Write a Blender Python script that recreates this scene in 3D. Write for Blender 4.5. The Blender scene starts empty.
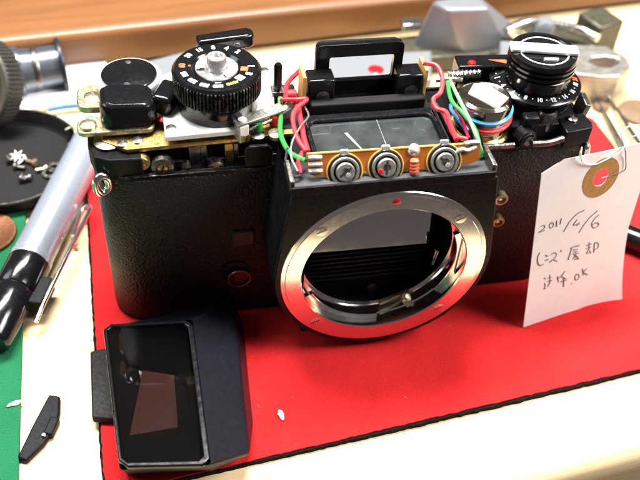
import bpy, bmesh, math, random
from mathutils import Vector, Matrix, Euler
from mathutils.geometry import delaunay_2d_cdt
random.seed(7)
S = 0.001                      # everything below is written in millimetres
R = math.radians
scn = bpy.context.scene
col = scn.collection

# ------------------------------------------------------------------ camera
CAM = Vector((-55.8, -150.2, 200.4))
PITCH, YAW, ROLL, FPX = 0.7808, 0.2437, 0.0782, 864.33
_f = Vector((math.sin(YAW)*math.cos(PITCH), math.cos(YAW)*math.cos(PITCH), -math.sin(PITCH)))
_r0 = Vector((math.cos(YAW), -math.sin(YAW), 0))
_u0 = _r0.cross(_f)
_r = math.cos(ROLL)*_r0 + math.sin(ROLL)*_u0
_u = -math.sin(ROLL)*_r0 + math.cos(ROLL)*_u0
cd = bpy.data.cameras.new('camera')
cam = bpy.data.objects.new('camera', cd)
col.objects.link(cam)
m3 = Matrix((_r, _u, -_f)).transposed()
cam.matrix_world = Matrix.Translation(CAM*S) @ m3.to_4x4()
cd.sensor_width = 36.0
cd.lens = 36.0*FPX/640.0
cd.clip_start = 0.01
cd.clip_end = 20.0
cd.dof.use_dof = True
cd.dof.focus_distance = 0.229
cd.dof.aperture_fstop = 17.0
scn.camera = cam

def at(px, py, z):
    "point of the place at height z (mm) that the photograph shows at pixel px, py"
    d = (px-320)/FPX*_r - (py-240)/FPX*_u + _f
    return CAM + d*((z-CAM.z)/d.z)
def aty(px, py, y):
    d = (px-320)/FPX*_r - (py-240)/FPX*_u + _f
    return CAM + d*((y-CAM.y)/d.y)

# ------------------------------------------------------------------ light
scn.view_settings.view_transform = 'Standard'
scn.view_settings.look = 'None'
scn.view_settings.exposure = 0.0
scn.view_settings.gamma = 1.0
scn.cycles.use_denoising = True
scn.cycles.max_bounces = 8
world = bpy.data.worlds.new('World')
scn.world = world
world.use_nodes = True
bg = world.node_tree.nodes['Background']
bg.inputs[0].default_value = (1.0, 0.84, 0.78, 1)
bg.inputs[1].default_value = 0.11

def area(name, loc, target, size, power, colr, sy=None):
    l = bpy.data.lights.new(name, 'AREA')
    l.energy = power
    l.color = colr
    l.size = size
    if sy:
        l.shape = 'RECTANGLE'; l.size_y = sy
    o = bpy.data.objects.new(name, l)
    col.objects.link(o)
    o.location = Vector(loc)*S
    d = (Vector(target)-Vector(loc)).normalized()
    o.rotation_euler = d.to_track_quat('-Z', 'Y').to_euler()
    return o
area('ceiling_lamp', (-60, 290, 840), (0, 20, 20), 0.55, 29.0, (1.0, 0.97, 0.92), 0.16)
area('front_right_fill', (560, -120, 640), (30, 10, 20), 0.34, 13.0, (1.0, 0.95, 0.94))  # added fill light from the front right, no window known
area('side_lamp', (-600, 160, 520), (-20, 30, 30), 0.35, 3.2, (0.86, 0.93, 1.0))

# ------------------------------------------------------------------ materials
def nodes(name):
    m = bpy.data.materials.new(name)
    m.use_nodes = True
    nt = m.node_tree
    return m, nt, nt.nodes['Principled BSDF']
def coords(nt, scale=(1, 1, 1), rot=(0, 0, 0)):
    tc = nt.nodes.new('ShaderNodeTexCoord')
    mp = nt.nodes.new('ShaderNodeMapping')
    mp.inputs['Scale'].default_value = [1000*s for s in scale]
    mp.inputs['Rotation'].default_value = rot
    nt.links.new(tc.outputs['Object'], mp.inputs['Vector'])
    return mp.outputs['Vector']
def noise(nt, vec, scale, detail=4, rough=0.6):
    n = nt.nodes.new('ShaderNodeTexNoise')
    n.inputs['Scale'].default_value = scale
    n.inputs['Detail'].default_value = detail
    n.inputs['Roughness'].default_value = rough
    nt.links.new(vec, n.inputs['Vector'])
    return n.outputs['Fac']
def ramp(nt, fac, stops):
    r = nt.nodes.new('ShaderNodeValToRGB')
    e = r.color_ramp.elements
    while len(e) < len(stops):
        e.new(0.5)
    for i, (p, c) in enumerate(stops):
        e[i].position = p
        e[i].color = (c[0], c[1], c[2], 1)
    nt.links.new(fac, r.inputs['Fac'])
    return r.outputs['Color']
def mapr(nt, fac, a, b, f0=0.3, f1=0.7):
    r = nt.nodes.new('ShaderNodeMapRange')
    r.inputs['From Min'].default_value = f0
    r.inputs['From Max'].default_value = f1
    r.inputs['To Min'].default_value = a
    r.inputs['To Max'].default_value = b
    nt.links.new(fac, r.inputs['Value'])
    return r.outputs['Result']
def bump(nt, bsdf, h, dist, strength=1.0):
    b = nt.nodes.new('ShaderNodeBump')
    b.inputs['Distance'].default_value = dist*S
    b.inputs['Strength'].default_value = strength
    nt.links.new(h, b.inputs['Height'])
    nt.links.new(b.outputs['Normal'], bsdf.inputs['Normal'])
def mat(name, c, rough=0.4, metal=0.0, var=0.15, vscale=0.35, rvar=0.12, bmp=0.0, bscale=3.0,
        coat=0.0, sheen=0.0, trans=0.0, dust=0.0, stretch=(1, 1, 1), spec=0.5):
    m, nt, b = nodes(name)
    v = coords(nt, stretch)
    n = noise(nt, v, vscale, 5)
    c0 = [x*(1-var) for x in c]; c1 = [min(1, x*(1+var)) for x in c]
    cc = ramp(nt, n, [(0.3, c0), (0.7, c1)])
    if dust:
        sp = noise(nt, v, 2.6, 2, 0.5)
        f = mapr(nt, sp, 0, dust, 0.66, 0.74)
        mx = nt.nodes.new('ShaderNodeMix'); mx.data_type = 'RGBA'
        nt.links.new(f, mx.inputs['Factor']); nt.links.new(cc, mx.inputs['A'])
        mx.inputs['B'].default_value = (0.35, 0.33, 0.3, 1)
        cc = mx.outputs['Result']
    nt.links.new(cc, b.inputs['Base Color'])
    n2 = noise(nt, v, vscale*3.1, 4)
    nt.links.new(mapr(nt, n2, max(0.02, rough-rvar), min(1, rough+rvar)), b.inputs['Roughness'])
    b.inputs['Metallic'].default_value = metal
    b.inputs['Specular IOR Level'].default_value = spec
    if coat:
        b.inputs['Coat Weight'].default_value = coat; b.inputs['Coat Roughness'].default_value = 0.08
    if sheen:
        b.inputs['Sheen Weight'].default_value = sheen; b.inputs['Sheen Roughness'].default_value = 0.4
    if trans:
        b.inputs['Transmission Weight'].default_value = trans
    if bmp:
        bump(nt, b, noise(nt, v, bscale, 3), bmp)
    return m
def worn_paint(name, c, metalc, rough, amount=0.5):
    "black enamel rubbed through to the metal along its edges"
    m, nt, b = nodes(name)
    v = coords(nt)
    bv = nt.nodes.new('ShaderNodeBevel'); bv.samples = 4
    bv.inputs['Radius'].default_value = 0.35*S
    ge = nt.nodes.new('ShaderNodeNewGeometry')
    dt = nt.nodes.new('ShaderNodeVectorMath'); dt.operation = 'DOT_PRODUCT'
    nt.links.new(bv.outputs['Normal'], dt.inputs[0]); nt.links.new(ge.outputs['Normal'], dt.inputs[1])
    e = mapr(nt, dt.outputs['Value'], 1.0, 0.0, 0.80, 0.985)
    n = mapr(nt, noise(nt, v, 0.7, 6), 0, 1, 0.62-amount*0.3, 0.72)
    mu = nt.nodes.new('ShaderNodeMath'); mu.operation = 'MULTIPLY'
    nt.links.new(e, mu.inputs[0]); nt.links.new(n, mu.inputs[1])
    mx = nt.nodes.new('ShaderNodeMix'); mx.data_type = 'RGBA'
    nt.links.new(mu.outputs[0], mx.inputs['Factor'])
    nt.links.new(ramp(nt, noise(nt, v, 0.3, 4), [(0.3, [x*.7 for x in c]), (0.7, [x*1.4 for x in c])]), mx.inputs['A'])
    mx.inputs['B'].default_value = (*metalc, 1)
    nt.links.new(mx.outputs['Result'], b.inputs['Base Color'])
    nt.links.new(mu.outputs[0], b.inputs['Metallic'])
    nt.links.new(mapr(nt, noise(nt, v, 0.9, 5), rough-.08, rough+.12), b.inputs['Roughness'])
    b.inputs['Specular IOR Level'].default_value = 0.12
    return m

BLACK = worn_paint('black_enamel', (0.005, 0.005, 0.006), (0.45, 0.44, 0.42), 0.30, 0.55)
BLACKGLOSS = mat('black_gloss', (0.005, 0.005, 0.006), 0.16, 0, rvar=0.05, vscale=.2, dust=0.05, spec=0.4)
BLACKMATT = mat('black_matt', (0.006, 0.006, 0.006), 0.6, bmp=0.03, bscale=4, spec=0.2)
BAFFLE = mat('baffle_black', (0.008, 0.009, 0.011), 0.36, spec=0.5)
NAVY = mat('dark_plastic', (0.005, 0.005, 0.008), 0.40, rvar=.04, spec=0.2)
CATCH = mat('black_nylon', (0.004, 0.004, 0.006), 0.5, spec=0.12)
STEEL = mat('steel', (0.62, 0.61, 0.58), 0.24, 1.0, rvar=0.10, bmp=0.004, bscale=2, stretch=(1, 1, 1))
CHROME = mat('satin_chrome', (0.76, 0.76, 0.77), 0.15, 1.0, var=0.02, rvar=0.03)
DARKSTEEL = mat('dark_steel', (0.20, 0.19, 0.18), 0.36, 1.0, var=0.3)
BRASS = mat('brass', (0.52, 0.38, 0.14), 0.38, 1.0, var=0.3, vscale=0.5)
PALEBRASS = mat('tarnished_brass', (0.50, 0.44, 0.28), 0.40, 1.0, var=0.3, vscale=0.6)
WHITEP = mat('white_plate', (0.80, 0.79, 0.75), 0.36, 0, var=0.05, dust=0.08)
INK = mat('white_ink', (0.82, 0.82, 0.80), 0.5, var=0.05)
REDINK = mat('orange_ink', (0.80, 0.11, 0.03), 0.5)
YELINK = mat('yellow_ink', (0.65, 0.55, 0.08), 0.5)
REDDOT = mat('red_enamel', (0.55, 0.008, 0.012), 0.25, coat=.5)
REDWIRE = mat('red_insulation', (0.72, 0.022, 0.035), 0.5, var=0.1)
GREENWIRE = mat('green_insulation', (0.025, 0.33, 0.045), 0.5, var=0.1)
PALEGREEN = mat('pale_green_insulation', (0.20, 0.55, 0.22), 0.35, var=0.1)
BLUEWIRE = mat('blue_insulation', (0.06, 0.33, 0.62), 0.33, var=0.1)
PURPLEWIRE = mat('purple_insulation', (0.25, 0.01, 0.06), 0.35)
GREYWIRE = mat('bare_wire', (0.45, 0.44, 0.42), 0.3, 0.8)
DARKWIRE = mat('black_insulation', (0.012, 0.012, 0.014), 0.35)
TAN = mat('tan_laminate', (0.62, 0.38, 0.10), 0.45, var=0.12)
CAPSTEEL = mat('can_steel', (0.66, 0.62, 0.50), 0.13, 1.0, var=0.12, rvar=.05)
TRIM = mat('tinned_trim', (0.42, 0.41, 0.37), 0.32, 0.75, var=.25, vscale=.9)
SOLDER = mat('solder', (0.66, 0.65, 0.62), 0.32, 0.7, bmp=0.06, bscale=1.5)
ALU = mat('silver_lacquer', (0.235, 0.25, 0.268), 0.38, 0.45, var=0.03, rvar=.04)
ALUSIDE = mat('brushed_aluminium', (0.44, 0.42, 0.38), 0.35, 0.8, var=0.12, stretch=(.2, 1, 3))
OLIVE = mat('olive_metal', (0.060, 0.056, 0.036), 0.42, 0.3, var=0.3)
PENBODY = mat('pen_silver', (0.34, 0.38, 0.45), 0.28, 0.5, var=0.01, rvar=.02)
COPPER = mat('copper_coin', (0.20, 0.085, 0.04), 0.5, 0.8, var=0.3, vscale=1.0, bmp=0.08, bscale=1.2)
BROWN = mat('brown_leather', (0.14, 0.085, 0.045), 0.6, var=0.2)
NYLON = mat('nylon', (0.78, 0.76, 0.66), 0.4)
WHITEPAPER = mat('white_paper', (0.82, 0.84, 0.86), 0.7, var=0.03)
BLUEP = mat('blue_edge', (0.02, 0.14, 0.50), 0.5)
CRUMB = mat('plaster_crumb', (0.8, 0.72, 0.66), 0.7)
RUBBER = mat('black_rubber', (0.006, 0.005, 0.005), 0.9, spec=0.1, bmp=0.1, bscale=3)
KRAFT = mat('kraft_paper', (0.33, 0.17, 0.04), 0.65, var=0.22, vscale=0.8)
PENINK = mat('ballpoint_ink', (0.19, 0.14, 0.16), 0.6, var=0.5, vscale=1.5)
BAR = mat('bright_bar', (0.80, 0.80, 0.79), 0.42, 0.35, var=.03)
THREAD = mat('cotton_thread', (0.72, 0.72, 0.70), 0.8)
THREADG = mat('grey_thread', (0.20, 0.20, 0.22), 0.7)

def leather_mat():
    m, nt, b = nodes('pebbled_leather')
    v = coords(nt)
    vo = nt.nodes.new('ShaderNodeTexVoronoi'); vo.feature = 'F1'
    vo.inputs['Scale'].default_value = 1.25
    vo.inputs['Randomness'].default_value = 1.0
    nz = nt.nodes.new('ShaderNodeTexNoise'); nz.inputs['Scale'].default_value = 0.8
    nt.links.new(v, nz.inputs['Vector'])
    mx = nt.nodes.new('ShaderNodeMix'); mx.data_type = 'RGBA'; mx.inputs['Factor'].default_value = 0.35
    nt.links.new(v, mx.inputs['A']); nt.links.new(nz.outputs['Color'], mx.inputs['B'])
    nt.links.new(v, vo.inputs['Vector'])
    b.inputs['Base Color'].default_value = (0.009, 0.009, 0.0085, 1)
    b.inputs['Specular IOR Level'].default_value = 0.32
    nt.links.new(mapr(nt, noise(nt, v, 0.12, 4), 0.34, 0.5), b.inputs['Roughness'])
    ad = nt.nodes.new('ShaderNodeMath'); ad.operation = 'SUBTRACT'
    n2 = noise(nt, v, 2.2, 3)
    nt.links.new(n2, ad.inputs[0]); nt.links.new(vo.outputs['Distance'], ad.inputs[1])
    bump(nt, b, ad.outputs[0], 0.27)
    return m
LEATHER = leather_mat()

def felt_mat(name, c, c2):
    m, nt, b = nodes(name)
    v = coords(nt)
    big = noise(nt, v, 0.045, 4)
    fib = noise(nt, v, 2.4, 6, 0.75)
    mx = nt.nodes.new('ShaderNodeMath'); mx.operation = 'ADD'
    nt.links.new(mapr(nt, big, 0, .45, .3, .7), mx.inputs[0]); nt.links.new(mapr(nt, fib, 0, .55, .3, .7), mx.inputs[1])
    nt.links.new(ramp(nt, mx.outputs[0], [(0.1, c), (0.9, c2)]), b.inputs['Base Color'])
    b.inputs['Roughness'].default_value = 0.95
    b.inputs['Specular IOR Level'].default_value = 0.2
    b.inputs['Sheen Weight'].default_value = 0.14
    b.inputs['Sheen Tint'].default_value = (1.0, 0.35, 0.4, 1) if c[0] > c[1] else (.4, 1, .6, 1)
    bump(nt, b, fib, 0.7)
    return m
FELT = felt_mat('red_felt', (0.54, 0.006, 0.007), (0.88, 0.018, 0.019))
GREENFELT = felt_mat('green_felt', (0.003, 0.11, 0.042), (0.008, 0.19, 0.075))

def wood_mat(name, c0, c1, c2, along, rough, freq=0.28, coat=0.0):
    "grain running along x or y"
    m, nt, b = nodes(name)
    sc = (0.05, 1, 1) if along == 'x' else (1, 0.05, 1)
    v = coords(nt, sc)
    n = nt.nodes.new('ShaderNodeTexNoise')
    n.inputs['Scale'].default_value = freq; n.inputs['Detail'].default_value = 6
    n.inputs['Roughness'].default_value = 0.55; n.inputs['Distortion'].default_value = 0.6
    nt.links.new(v, n.inputs['Vector'])
    v2 = coords(nt, (0.02, 1, 1) if along == 'x' else (1, 0.02, 1))
    fine = noise(nt, v2, 1.8, 4, 0.7)
    ad = nt.nodes.new('ShaderNodeMath'); ad.operation = 'ADD'
    nt.links.new(mapr(nt, n.outputs['Fac'], 0, .75, .25, .75), ad.inputs[0]); nt.links.new(mapr(nt, fine, 0, .25), ad.inputs[1])
    nt.links.new(ramp(nt, ad.outputs[0], [(0.1, c0), (0.5, c1), (0.9, c2)]), b.inputs['Base Color'])
    nt.links.new(mapr(nt, fine, rough-.08, rough+.08), b.inputs['Roughness'])
    b.inputs['Coat Weight'].default_value = coat
    b.inputs['Coat Roughness'].default_value = 0.2
    bump(nt, b, fine, 0.05)
    return m
PINE = wood_mat('pale_pine', (0.51, 0.36, 0.17), (0.66, 0.51, 0.29), (0.72, 0.59, 0.37), 'x', 0.5, 0.22)
ORANGEWOOD = wood_mat('orange_wood', (0.115, 0.043, 0.010), (0.165, 0.064, 0.016), (0.21, 0.086, 0.024), 'x', 0.42, 0.12, 0.2)

def paper_mat():
    m, nt, b = nodes('tag_paper')
    v = coords(nt)
    nt.links.new(ramp(nt, noise(nt, v, 0.25, 5), [(0.3, (0.84, 0.82, 0.80)), (0.7, (0.90, 0.88, 0.86))]), b.inputs['Base Color'])
    b.inputs['Roughness'].default_value = 0.75
    bump(nt, b, noise(nt, v, 1.6, 4), 0.03)
    tr = nt.nodes.new('ShaderNodeBsdfTranslucent')
    tr.inputs['Color'].default_value = (0.85, 0.78, 0.72, 1)
    mx = nt.nodes.new('ShaderNodeMixShader'); mx.inputs[0].default_value = 0.3
    out = nt.nodes['Material Output']
    nt.links.new(b.outputs[0], mx.inputs[1]); nt.links.new(tr.outputs[0], mx.inputs[2])
    nt.links.new(mx.outputs[0], out.inputs['Surface'])
    return m
PAPER = paper_mat()

def mirror_mat(name, c, rough):
    m, nt, b = nodes(name)
    b.inputs['Base Color'].default_value = (*c, 1); b.inputs['Metallic'].default_value = 1
    v = coords(nt)
    nt.links.new(mapr(nt, noise(nt, v, 0.2, 4), rough, rough+.05), b.inputs['Roughness'])
    return m
MIRROR = mirror_mat('front_silvered_mirror', (0.72, 0.72, 0.73), 0.05)

def glass_mat(name, tint, rough=0.02, thin=True):
    m, nt, b = nodes(name)
    v = coords(nt)
    b.inputs['Base Color'].default_value = (*tint, 1)
    b.inputs['Transmission Weight'].default_value = 1.0
    b.inputs['IOR'].default_value = 1.48
    b.inputs['Roughness'].default_value = rough
    return m
SMOKED = glass_mat('smoked_glass', (0.30, 0.29, 0.29), 0.015)
FROST = glass_mat('frosted_plastic', (0.95, 0.88, 0.85), 0.45)

def screen_mat():
    m, nt, b = nodes('ground_glass')
    v = coords(nt)
    n = noise(nt, v, 0.10, 3)
    nt.links.new(ramp(nt, n, [(0.3, (0.016, 0.020, 0.020)), (0.7, (0.05, 0.058, 0.058))]), b.inputs['Base Color'])
    nt.links.new(mapr(nt, noise(nt, v, .3, 4), 0.10, 0.22), b.inputs['Roughness'])
    b.inputs['Coat Weight'].default_value = 0.5
    return m
SCREEN = screen_mat()

def flex_mat():
    "amber film with copper traces seen through it"
    m, nt, b = nodes('amber_film')
    v = coords(nt)
    w = nt.nodes.new('ShaderNodeTexWave'); w.wave_type = 'BANDS'; w.bands_direction = 'Z'
    w.inputs['Scale'].default_value = 0.32; w.inputs['Distortion'].default_value = 3.5
    w.inputs['Detail'].default_value = 1.0; w.inputs['Detail Scale'].default_value = 0.35
    nt.links.new(v, w.inputs['Vector'])
    nt.links.new(ramp(nt, w.outputs['Fac'], [(0.42, (0.80, 0.36, 0.035)), (0.62, (0.36, 0.11, 0.015))]), b.inputs['Base Color'])
    b.inputs['Roughness'].default_value = 0.28
    b.inputs['Coat Weight'].default_value = 0.4
    bump(nt, b, w.outputs['Fac'], 0.05)
    return m
FLEX = flex_mat()

# ------------------------------------------------------------------ mesh helpers
WM = {}
def link(name, me, m, parent=None, mw=None, smooth=40, bevel=0, seg=2, sub=0, solid=0):
    if smooth and len(me.polygons):
        me.polygons.foreach_set('use_smooth', [True]*len(me.polygons))
        me.set_sharp_from_angle(angle=R(smooth))
    o = bpy.data.objects.new(name, me)
    col.objects.link(o)
    if m is not None:
        me.materials.clear(); me.materials.append(m)
    mw = mw or Matrix.Identity(4)
    if parent is not None:
        o.parent = parent
        loc = WM[parent.name].inverted() @ mw
    else:
        loc = mw
    WM[o.name] = mw
    t = loc.copy(); t.translation = loc.translation*S
    o.matrix_local = t
    if solid:
        md = o.modifiers.new('thick', 'SOLIDIFY'); md.thickness = solid*S; md.offset = 0
    if sub:
        md = o.modifiers.new('sub', 'SUBSURF'); md.levels = sub; md.render_levels = sub
    if bevel:
        md = o.modifiers.new('bevel', 'BEVEL'); md.width = bevel*S; md.segments = seg
        md.limit_method = 'ANGLE'; md.angle_limit = R(35)
    return o
def ob(name, bm, m, parent=None, mw=None, **k):
    bmesh.ops.recalc_face_normals(bm, faces=bm.faces)
    bm.transform(Matrix.Scale(S, 4))
    me = bpy.data.meshes.new(name)
    bm.to_mesh(me); bm.free()
    return link(name, me, m, parent, mw, **k)
def tr(x, y, z, rx=0, ry=0, rz=0):
    return Matrix.Translation((x, y, z)) @ Euler((R(rx), R(ry), R(rz))).to_matrix().to_4x4()
FACE = Matrix.Rotation(R(90), 4, 'X')           # local z turned to -y (facing the viewer)
def facing(p, rz=0):
    return Matrix.Translation(p) @ Matrix.Rotation(R(rz), 4, 'Z') @ FACE
def thing(name, label, cat, loc=(0, 0, 0), group=None, rz=0):
    o = bpy.data.objects.new(name, None)
    o.empty_display_size = 0.005
    col.objects.link(o)
    mw = tr(*loc, 0, 0, rz)
    WM[o.name] = mw
    t = mw.copy(); t.translation = mw.translation*S
    o.matrix_local = t
    return tag(o, label, cat, group)
def tag(o, label=None, cat=None, group=None, kind=None):
    if label: o['label'] = label
    if cat: o['category'] = cat
    if group: o['group'] = group
    if kind: o['kind'] = kind
    return o
def B(): return bmesh.new()
def box(bm, x0, y0, z0, x1, y1, z1):
    v = [bm.verts.new((x, y, z)) for z in (z0, z1) for y in (y0, y1) for x in (x0, x1)]
    for f in ((0, 1, 3, 2), (4, 6, 7, 5), (0, 4, 5, 1), (2, 3, 7, 6), (0, 2, 6, 4), (1, 5, 7, 3)):
        bm.faces.new([v[i] for i in f])
    return bm
def bx(x0, y0, z0, x1, y1, z1): return box(B(), x0, y0, z0, x1, y1, z1)
def loft(bm, loops, cap0=True, cap1=True, closed=True):
    L = [[bm.verts.new(p) for p in lp] for lp in loops]
    n = len(L[0])
    for a, b in zip(L, L[1:]):
        for i in range(n if closed else n-1):
            j = (i+1) % n
            bm.faces.new((a[i], a[j], b[j], b[i]))
    if cap0: bm.faces.new(L[0])
    if cap1: bm.faces.new(L[-1])
    return bm
def prism(pts, z0, z1, bm=None):
    return loft(bm or B(), [[(x, y, z0) for x, y in pts], [(x, y, z1) for x, y in pts]])
def rrect(x0, y0, x1, y1, r, n=6):
    out = []
    for cx, cy, a in ((x1-r, y0+r, -90), (x1-r, y1-r, 0), (x0+r, y1-r, 90), (x0+r, y0+r, 180)):
        for i in range(n+1):
            t = R(a+90*i/n)
            out.append((cx+r*math.cos(t), cy+r*math.sin(t)))
    return out
def circ(r, n=32, cx=0, cy=0, a0=0, a1=360):
    k = n if a1-a0 >= 360 else n+1
    return [(cx+r*math.cos(R(a0+(a1-a0)*i/n)), cy+r*math.sin(R(a0+(a1-a0)*i/n))) for i in range(k)]
def lathe(prof, n=48, bm=None, cap=True, a0=0, a1=360):
    "prof: list of (radius, height) round the z axis"
    bm = bm or B()
    full = a1-a0 >= 360
    k = n if full else n+1
    rows = []
    for r, h in prof:
        if r < 1e-6:
            rows.append([bm.verts.new((0, 0, h))]); continue
        rows.append([bm.verts.new((r*math.cos(R(a0+(a1-a0)*i/n)), r*math.sin(R(a0+(a1-a0)*i/n)), h)) for i in range(k)])
    for a, b in zip(rows, rows[1:]):
        for i in range(n):
            j = (i+1) % k
            q = [a[i % len(a)], a[j % len(a)], b[j % len(b)], b[i % len(b)]]
            u = []
            for w in q:
                if w not in u: u.append(w)
            if len(u) > 2: bm.faces.new(u)
    return bm
def catmull(pts, n=8):
    P = [Vector(p) for p in pts]
    if len(P) < 3:
        return [P[0].lerp(P[1], i/n) for i in range(n+1)]
    P = [2*P[0]-P[1]] + P + [2*P[-1]-P[-2]]
    out = []
    for i in range(1, len(P)-2):
        for k in range(n):
            t = k/n
            a, b, c, d = P[i-1:i+3]
            out.append(0.5*((2*b)+(c-a)*t+(2*a-5*b+4*c-d)*t*t+(3*b-a-3*c+d)*t**3))
    out.append(P[-2])
    return out
def tube(pts, r, n=8, steps=6, bm=None, smooth=True, flat=1.0):
    bm = bm or B()
    P = catmull(pts, steps) if smooth else [Vector(p) for p in pts]
    T = [(P[min(i+1, len(P)-1)]-P[max(i-1, 0)]).normalized() for i in range(len(P))]
    nrm = T[0].orthogonal().normalized()
    loops = []
    for p, t in zip(P, T):
        nrm = (nrm - t*nrm.dot(t)).normalized()
        bn = t.cross(nrm)
        loops.append([p+r*(math.cos(2*math.pi*k/n)*nrm+flat*math.sin(2*math.pi*k/n)*bn) for k in range(n)])
    return loft(bm, loops)
def sheet(outline, holes=(), t=1.0, grid=None, warp=None):
    "flat plate with holes; warp(x, y) -> height lets it curl"
    pts = [Vector(p) for p in outline]; edges = [(i, (i+1) % len(outline)) for i in range(len(outline))]
    for h in holes:
        o = len(pts); pts += [Vector(p) for p in h]; edges += [(o+i, o+(i+1) % len(h)) for i in range(len(h))]
    def inside(p, poly):
        c = False; x, y = p; j = len(poly)-1
        for i in range(len(poly)):
            xi, yi = poly[i]; xj, yj = poly[j]
            if (yi > y) != (yj > y) and x < (xj-xi)*(y-yi)/(yj-yi)+xi: c = not c
            j = i
        return c
    if grid:
        xs = [p[0] for p in outline]; ys = [p[1] for p in outline]
        x = min(xs)+grid*.5
        while x < max(xs):
            y = min(ys)+grid*.5
            while y < max(ys):
                if inside((x, y), outline) and not any(inside((x, y), h) for h in holes): pts.append(Vector((x, y)))
                y += grid
            x += grid
    V, E, F, *_ = delaunay_2d_cdt(pts, edges, [], 0, 1e-5)
    bm = B()
    w = warp or (lambda x, y: 0)
    a = [bm.verts.new((p.x, p.y, w(p.x, p.y))) for p in V]
    b = [bm.verts.new((p.x, p.y, w(p.x, p.y)+t)) for p in V]
    cnt = {}
    for f in F:
        c = sum((V[i] for i in f), Vector((0, 0)))/len(f)
        if not inside(c, outline) or any(inside(c, h) for h in holes): continue
        bm.faces.new([a[i] for i in reversed(f)]); bm.faces.new([b[i] for i in f])
        for i in range(len(f)):
            e = (f[i], f[(i+1) % len(f)]); cnt[e] = 1
    for (i, j) in cnt:
        if (j, i) not in cnt: bm.faces.new((a[i], a[j], b[j], b[i]))
    loose = [v for v in bm.verts if not v.link_faces]
    bmesh.ops.delete(bm, geom=loose, context='VERTS')
    return bm
FONT = None
def text(name, s, size, m, parent, mw, sx=1.0, bold=0.0, t=0.05):
    cu = bpy.data.curves.new(name, 'FONT')
    cu.body = s; cu.size = size*S; cu.align_x = 'CENTER'; cu.align_y = 'CENTER'
    cu.extrude = t*S*.5; cu.offset = bold*S; cu.resolution_u = 4
    tmp = bpy.data.objects.new('tmp', cu)
    col.objects.link(tmp)
    bpy.context.view_layer.update()
    me = bpy.data.meshes.new_from_object(tmp.evaluated_get(bpy.context.evaluated_depsgraph_get()))
    bpy.data.objects.remove(tmp); bpy.data.curves.remove(cu)
    for v in me.vertices: v.co.x *= sx
    me.name = name
    return link(name, me, m, parent, mw, smooth=0)

def screw(name, parent, mw, r=1.1, h=0.5, m=None, slot=True, ang=30):
    "cheese head with a real slot"
    o = ob(name, lathe([(r, 0), (r, h*.8), (r*.85, h), (0, h)], 20), m or STEEL, parent, mw)
    if slot:
        q = mw @ Matrix.Rotation(R(ang), 4, 'Z')
        ob('slot', bx(-r*.92, -r*.14, h*.7, r*.92, r*.14, h+.03), DARKSTEEL if m is not BRASS else BLACKMATT, o if parent is cam_t else parent, q)
    return o

# ------------------------------------------------------------------ setting
def ground():
    prof = [(420, -25), (420, 0), (-45, 0), (-47, -.35), (-49, -1.5), (-50.6, -3.2), (-51.4, -5.5), (-51.6, -9), (-51.6, -25)]
    loops = [[(x, y, z) for y, z in prof] for x in (-420, -140, 140, 520)]
    o = ob('workbench', loft(B(), loops), PINE, None, tr(0, 0, -2, 0, 0, 6), smooth=50)
    tag(o, 'pale pine workbench top under the camera and mats', kind='structure')
ground()

# stained board along the back of the bench
t = thing('wooden_board', 'orange stained wooden board with a rounded edge across the back of the bench', 'board', (0, 165, 0), rz=6.2)
def board():
    prof = [(0, 0.5), (0, 12.0), (0.7, 14.0), (2.4, 14.9), (6, 15.1), (170, 17), (170, 0.5)]
    loops = [[(x, y, z) for y, z in prof] for x in (-330, -110, 110, 330)]
    ob('plank', loft(B(), loops), ORANGEWOOD, t, tr(0, 165, 0, 0, 0, 6.2), smooth=50)
    ob('shadow_strip', bx(-330, 5, -2, 330, 60, 0.5), mat('gap_shadow', (0.05, 0.018, 0.006), 0.6), t, tr(0, 165, 0, 0, 0, 6.2))  # dark strip puts the shadow into the gap under the plank
board()

# red mat: felt over a black rubber back
def mat_outline(off):
    c = [(-77.5+0, -35.6), (118, -14.6), (113, 101), (-82, 95)]
    rr = [7, 5, 5, 5]
    out = []
    n = 4
    for i in range(4):
        p0, p, p1 = Vector(c[i-1]), Vector(c[i]), Vector(c[(i+1) % 4])
        a = p+(p0-p).normalized()*rr[i]; b = p+(p1-p).normalized()*rr[i]
        arc = [a.lerp(p, k/8).lerp(p.lerp(b, k/8), k/8) for k in range(9)]
        nxt = Vector(c[(i+1) % 4]); q = nxt+(p-nxt).normalized()*rr[(i+1) % 4]
        m = int((q-b).length/1.2)
        arc += [b.lerp(q, k/m) for k in range(1, m)]
        out += arc
    cen = Vector((18, 36))
    res = []
    for p in out:
        d = (p-cen).normalized()
        j = random.uniform(-.18, .18)
        res.append(tuple(p+d*(off+j)))
    return res
t = thing('craft_mat', 'red felt mat with a black rubber underside lying under the camera', 'mat', (0, 0, -2))
ob('rubber_backing', prism(mat_outline(0.75), -1.98, -0.55), RUBBER, t, smooth=0)
ob('felt_top', sheet(mat_outline(0), (), 0.53, 14), FELT, t, tr(0, 0, -0.55), smooth=30)

o = ob('green_mat', sheet([(-240, -120), (-98.6, -120), (-98.3, -60), (-98.9, -27), (-100.2, 20), (-101.6, 70), (-101.2, 76), (-240, 82)], (), 1.6, 9), GREENFELT, None, tr(0, 0, -1.95), bevel=.3)
tag(o, 'green felt mat along the left edge of the bench under the pen cap', 'mat')

# ------------------------------------------------------------------ the stripped camera
cam_t = thing('film_camera', 'black film camera with its top cover off showing wires, dials and mount', 'camera', (0, 30, 0))
P = cam_t
ORG = tr(0, 0, 0)
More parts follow.
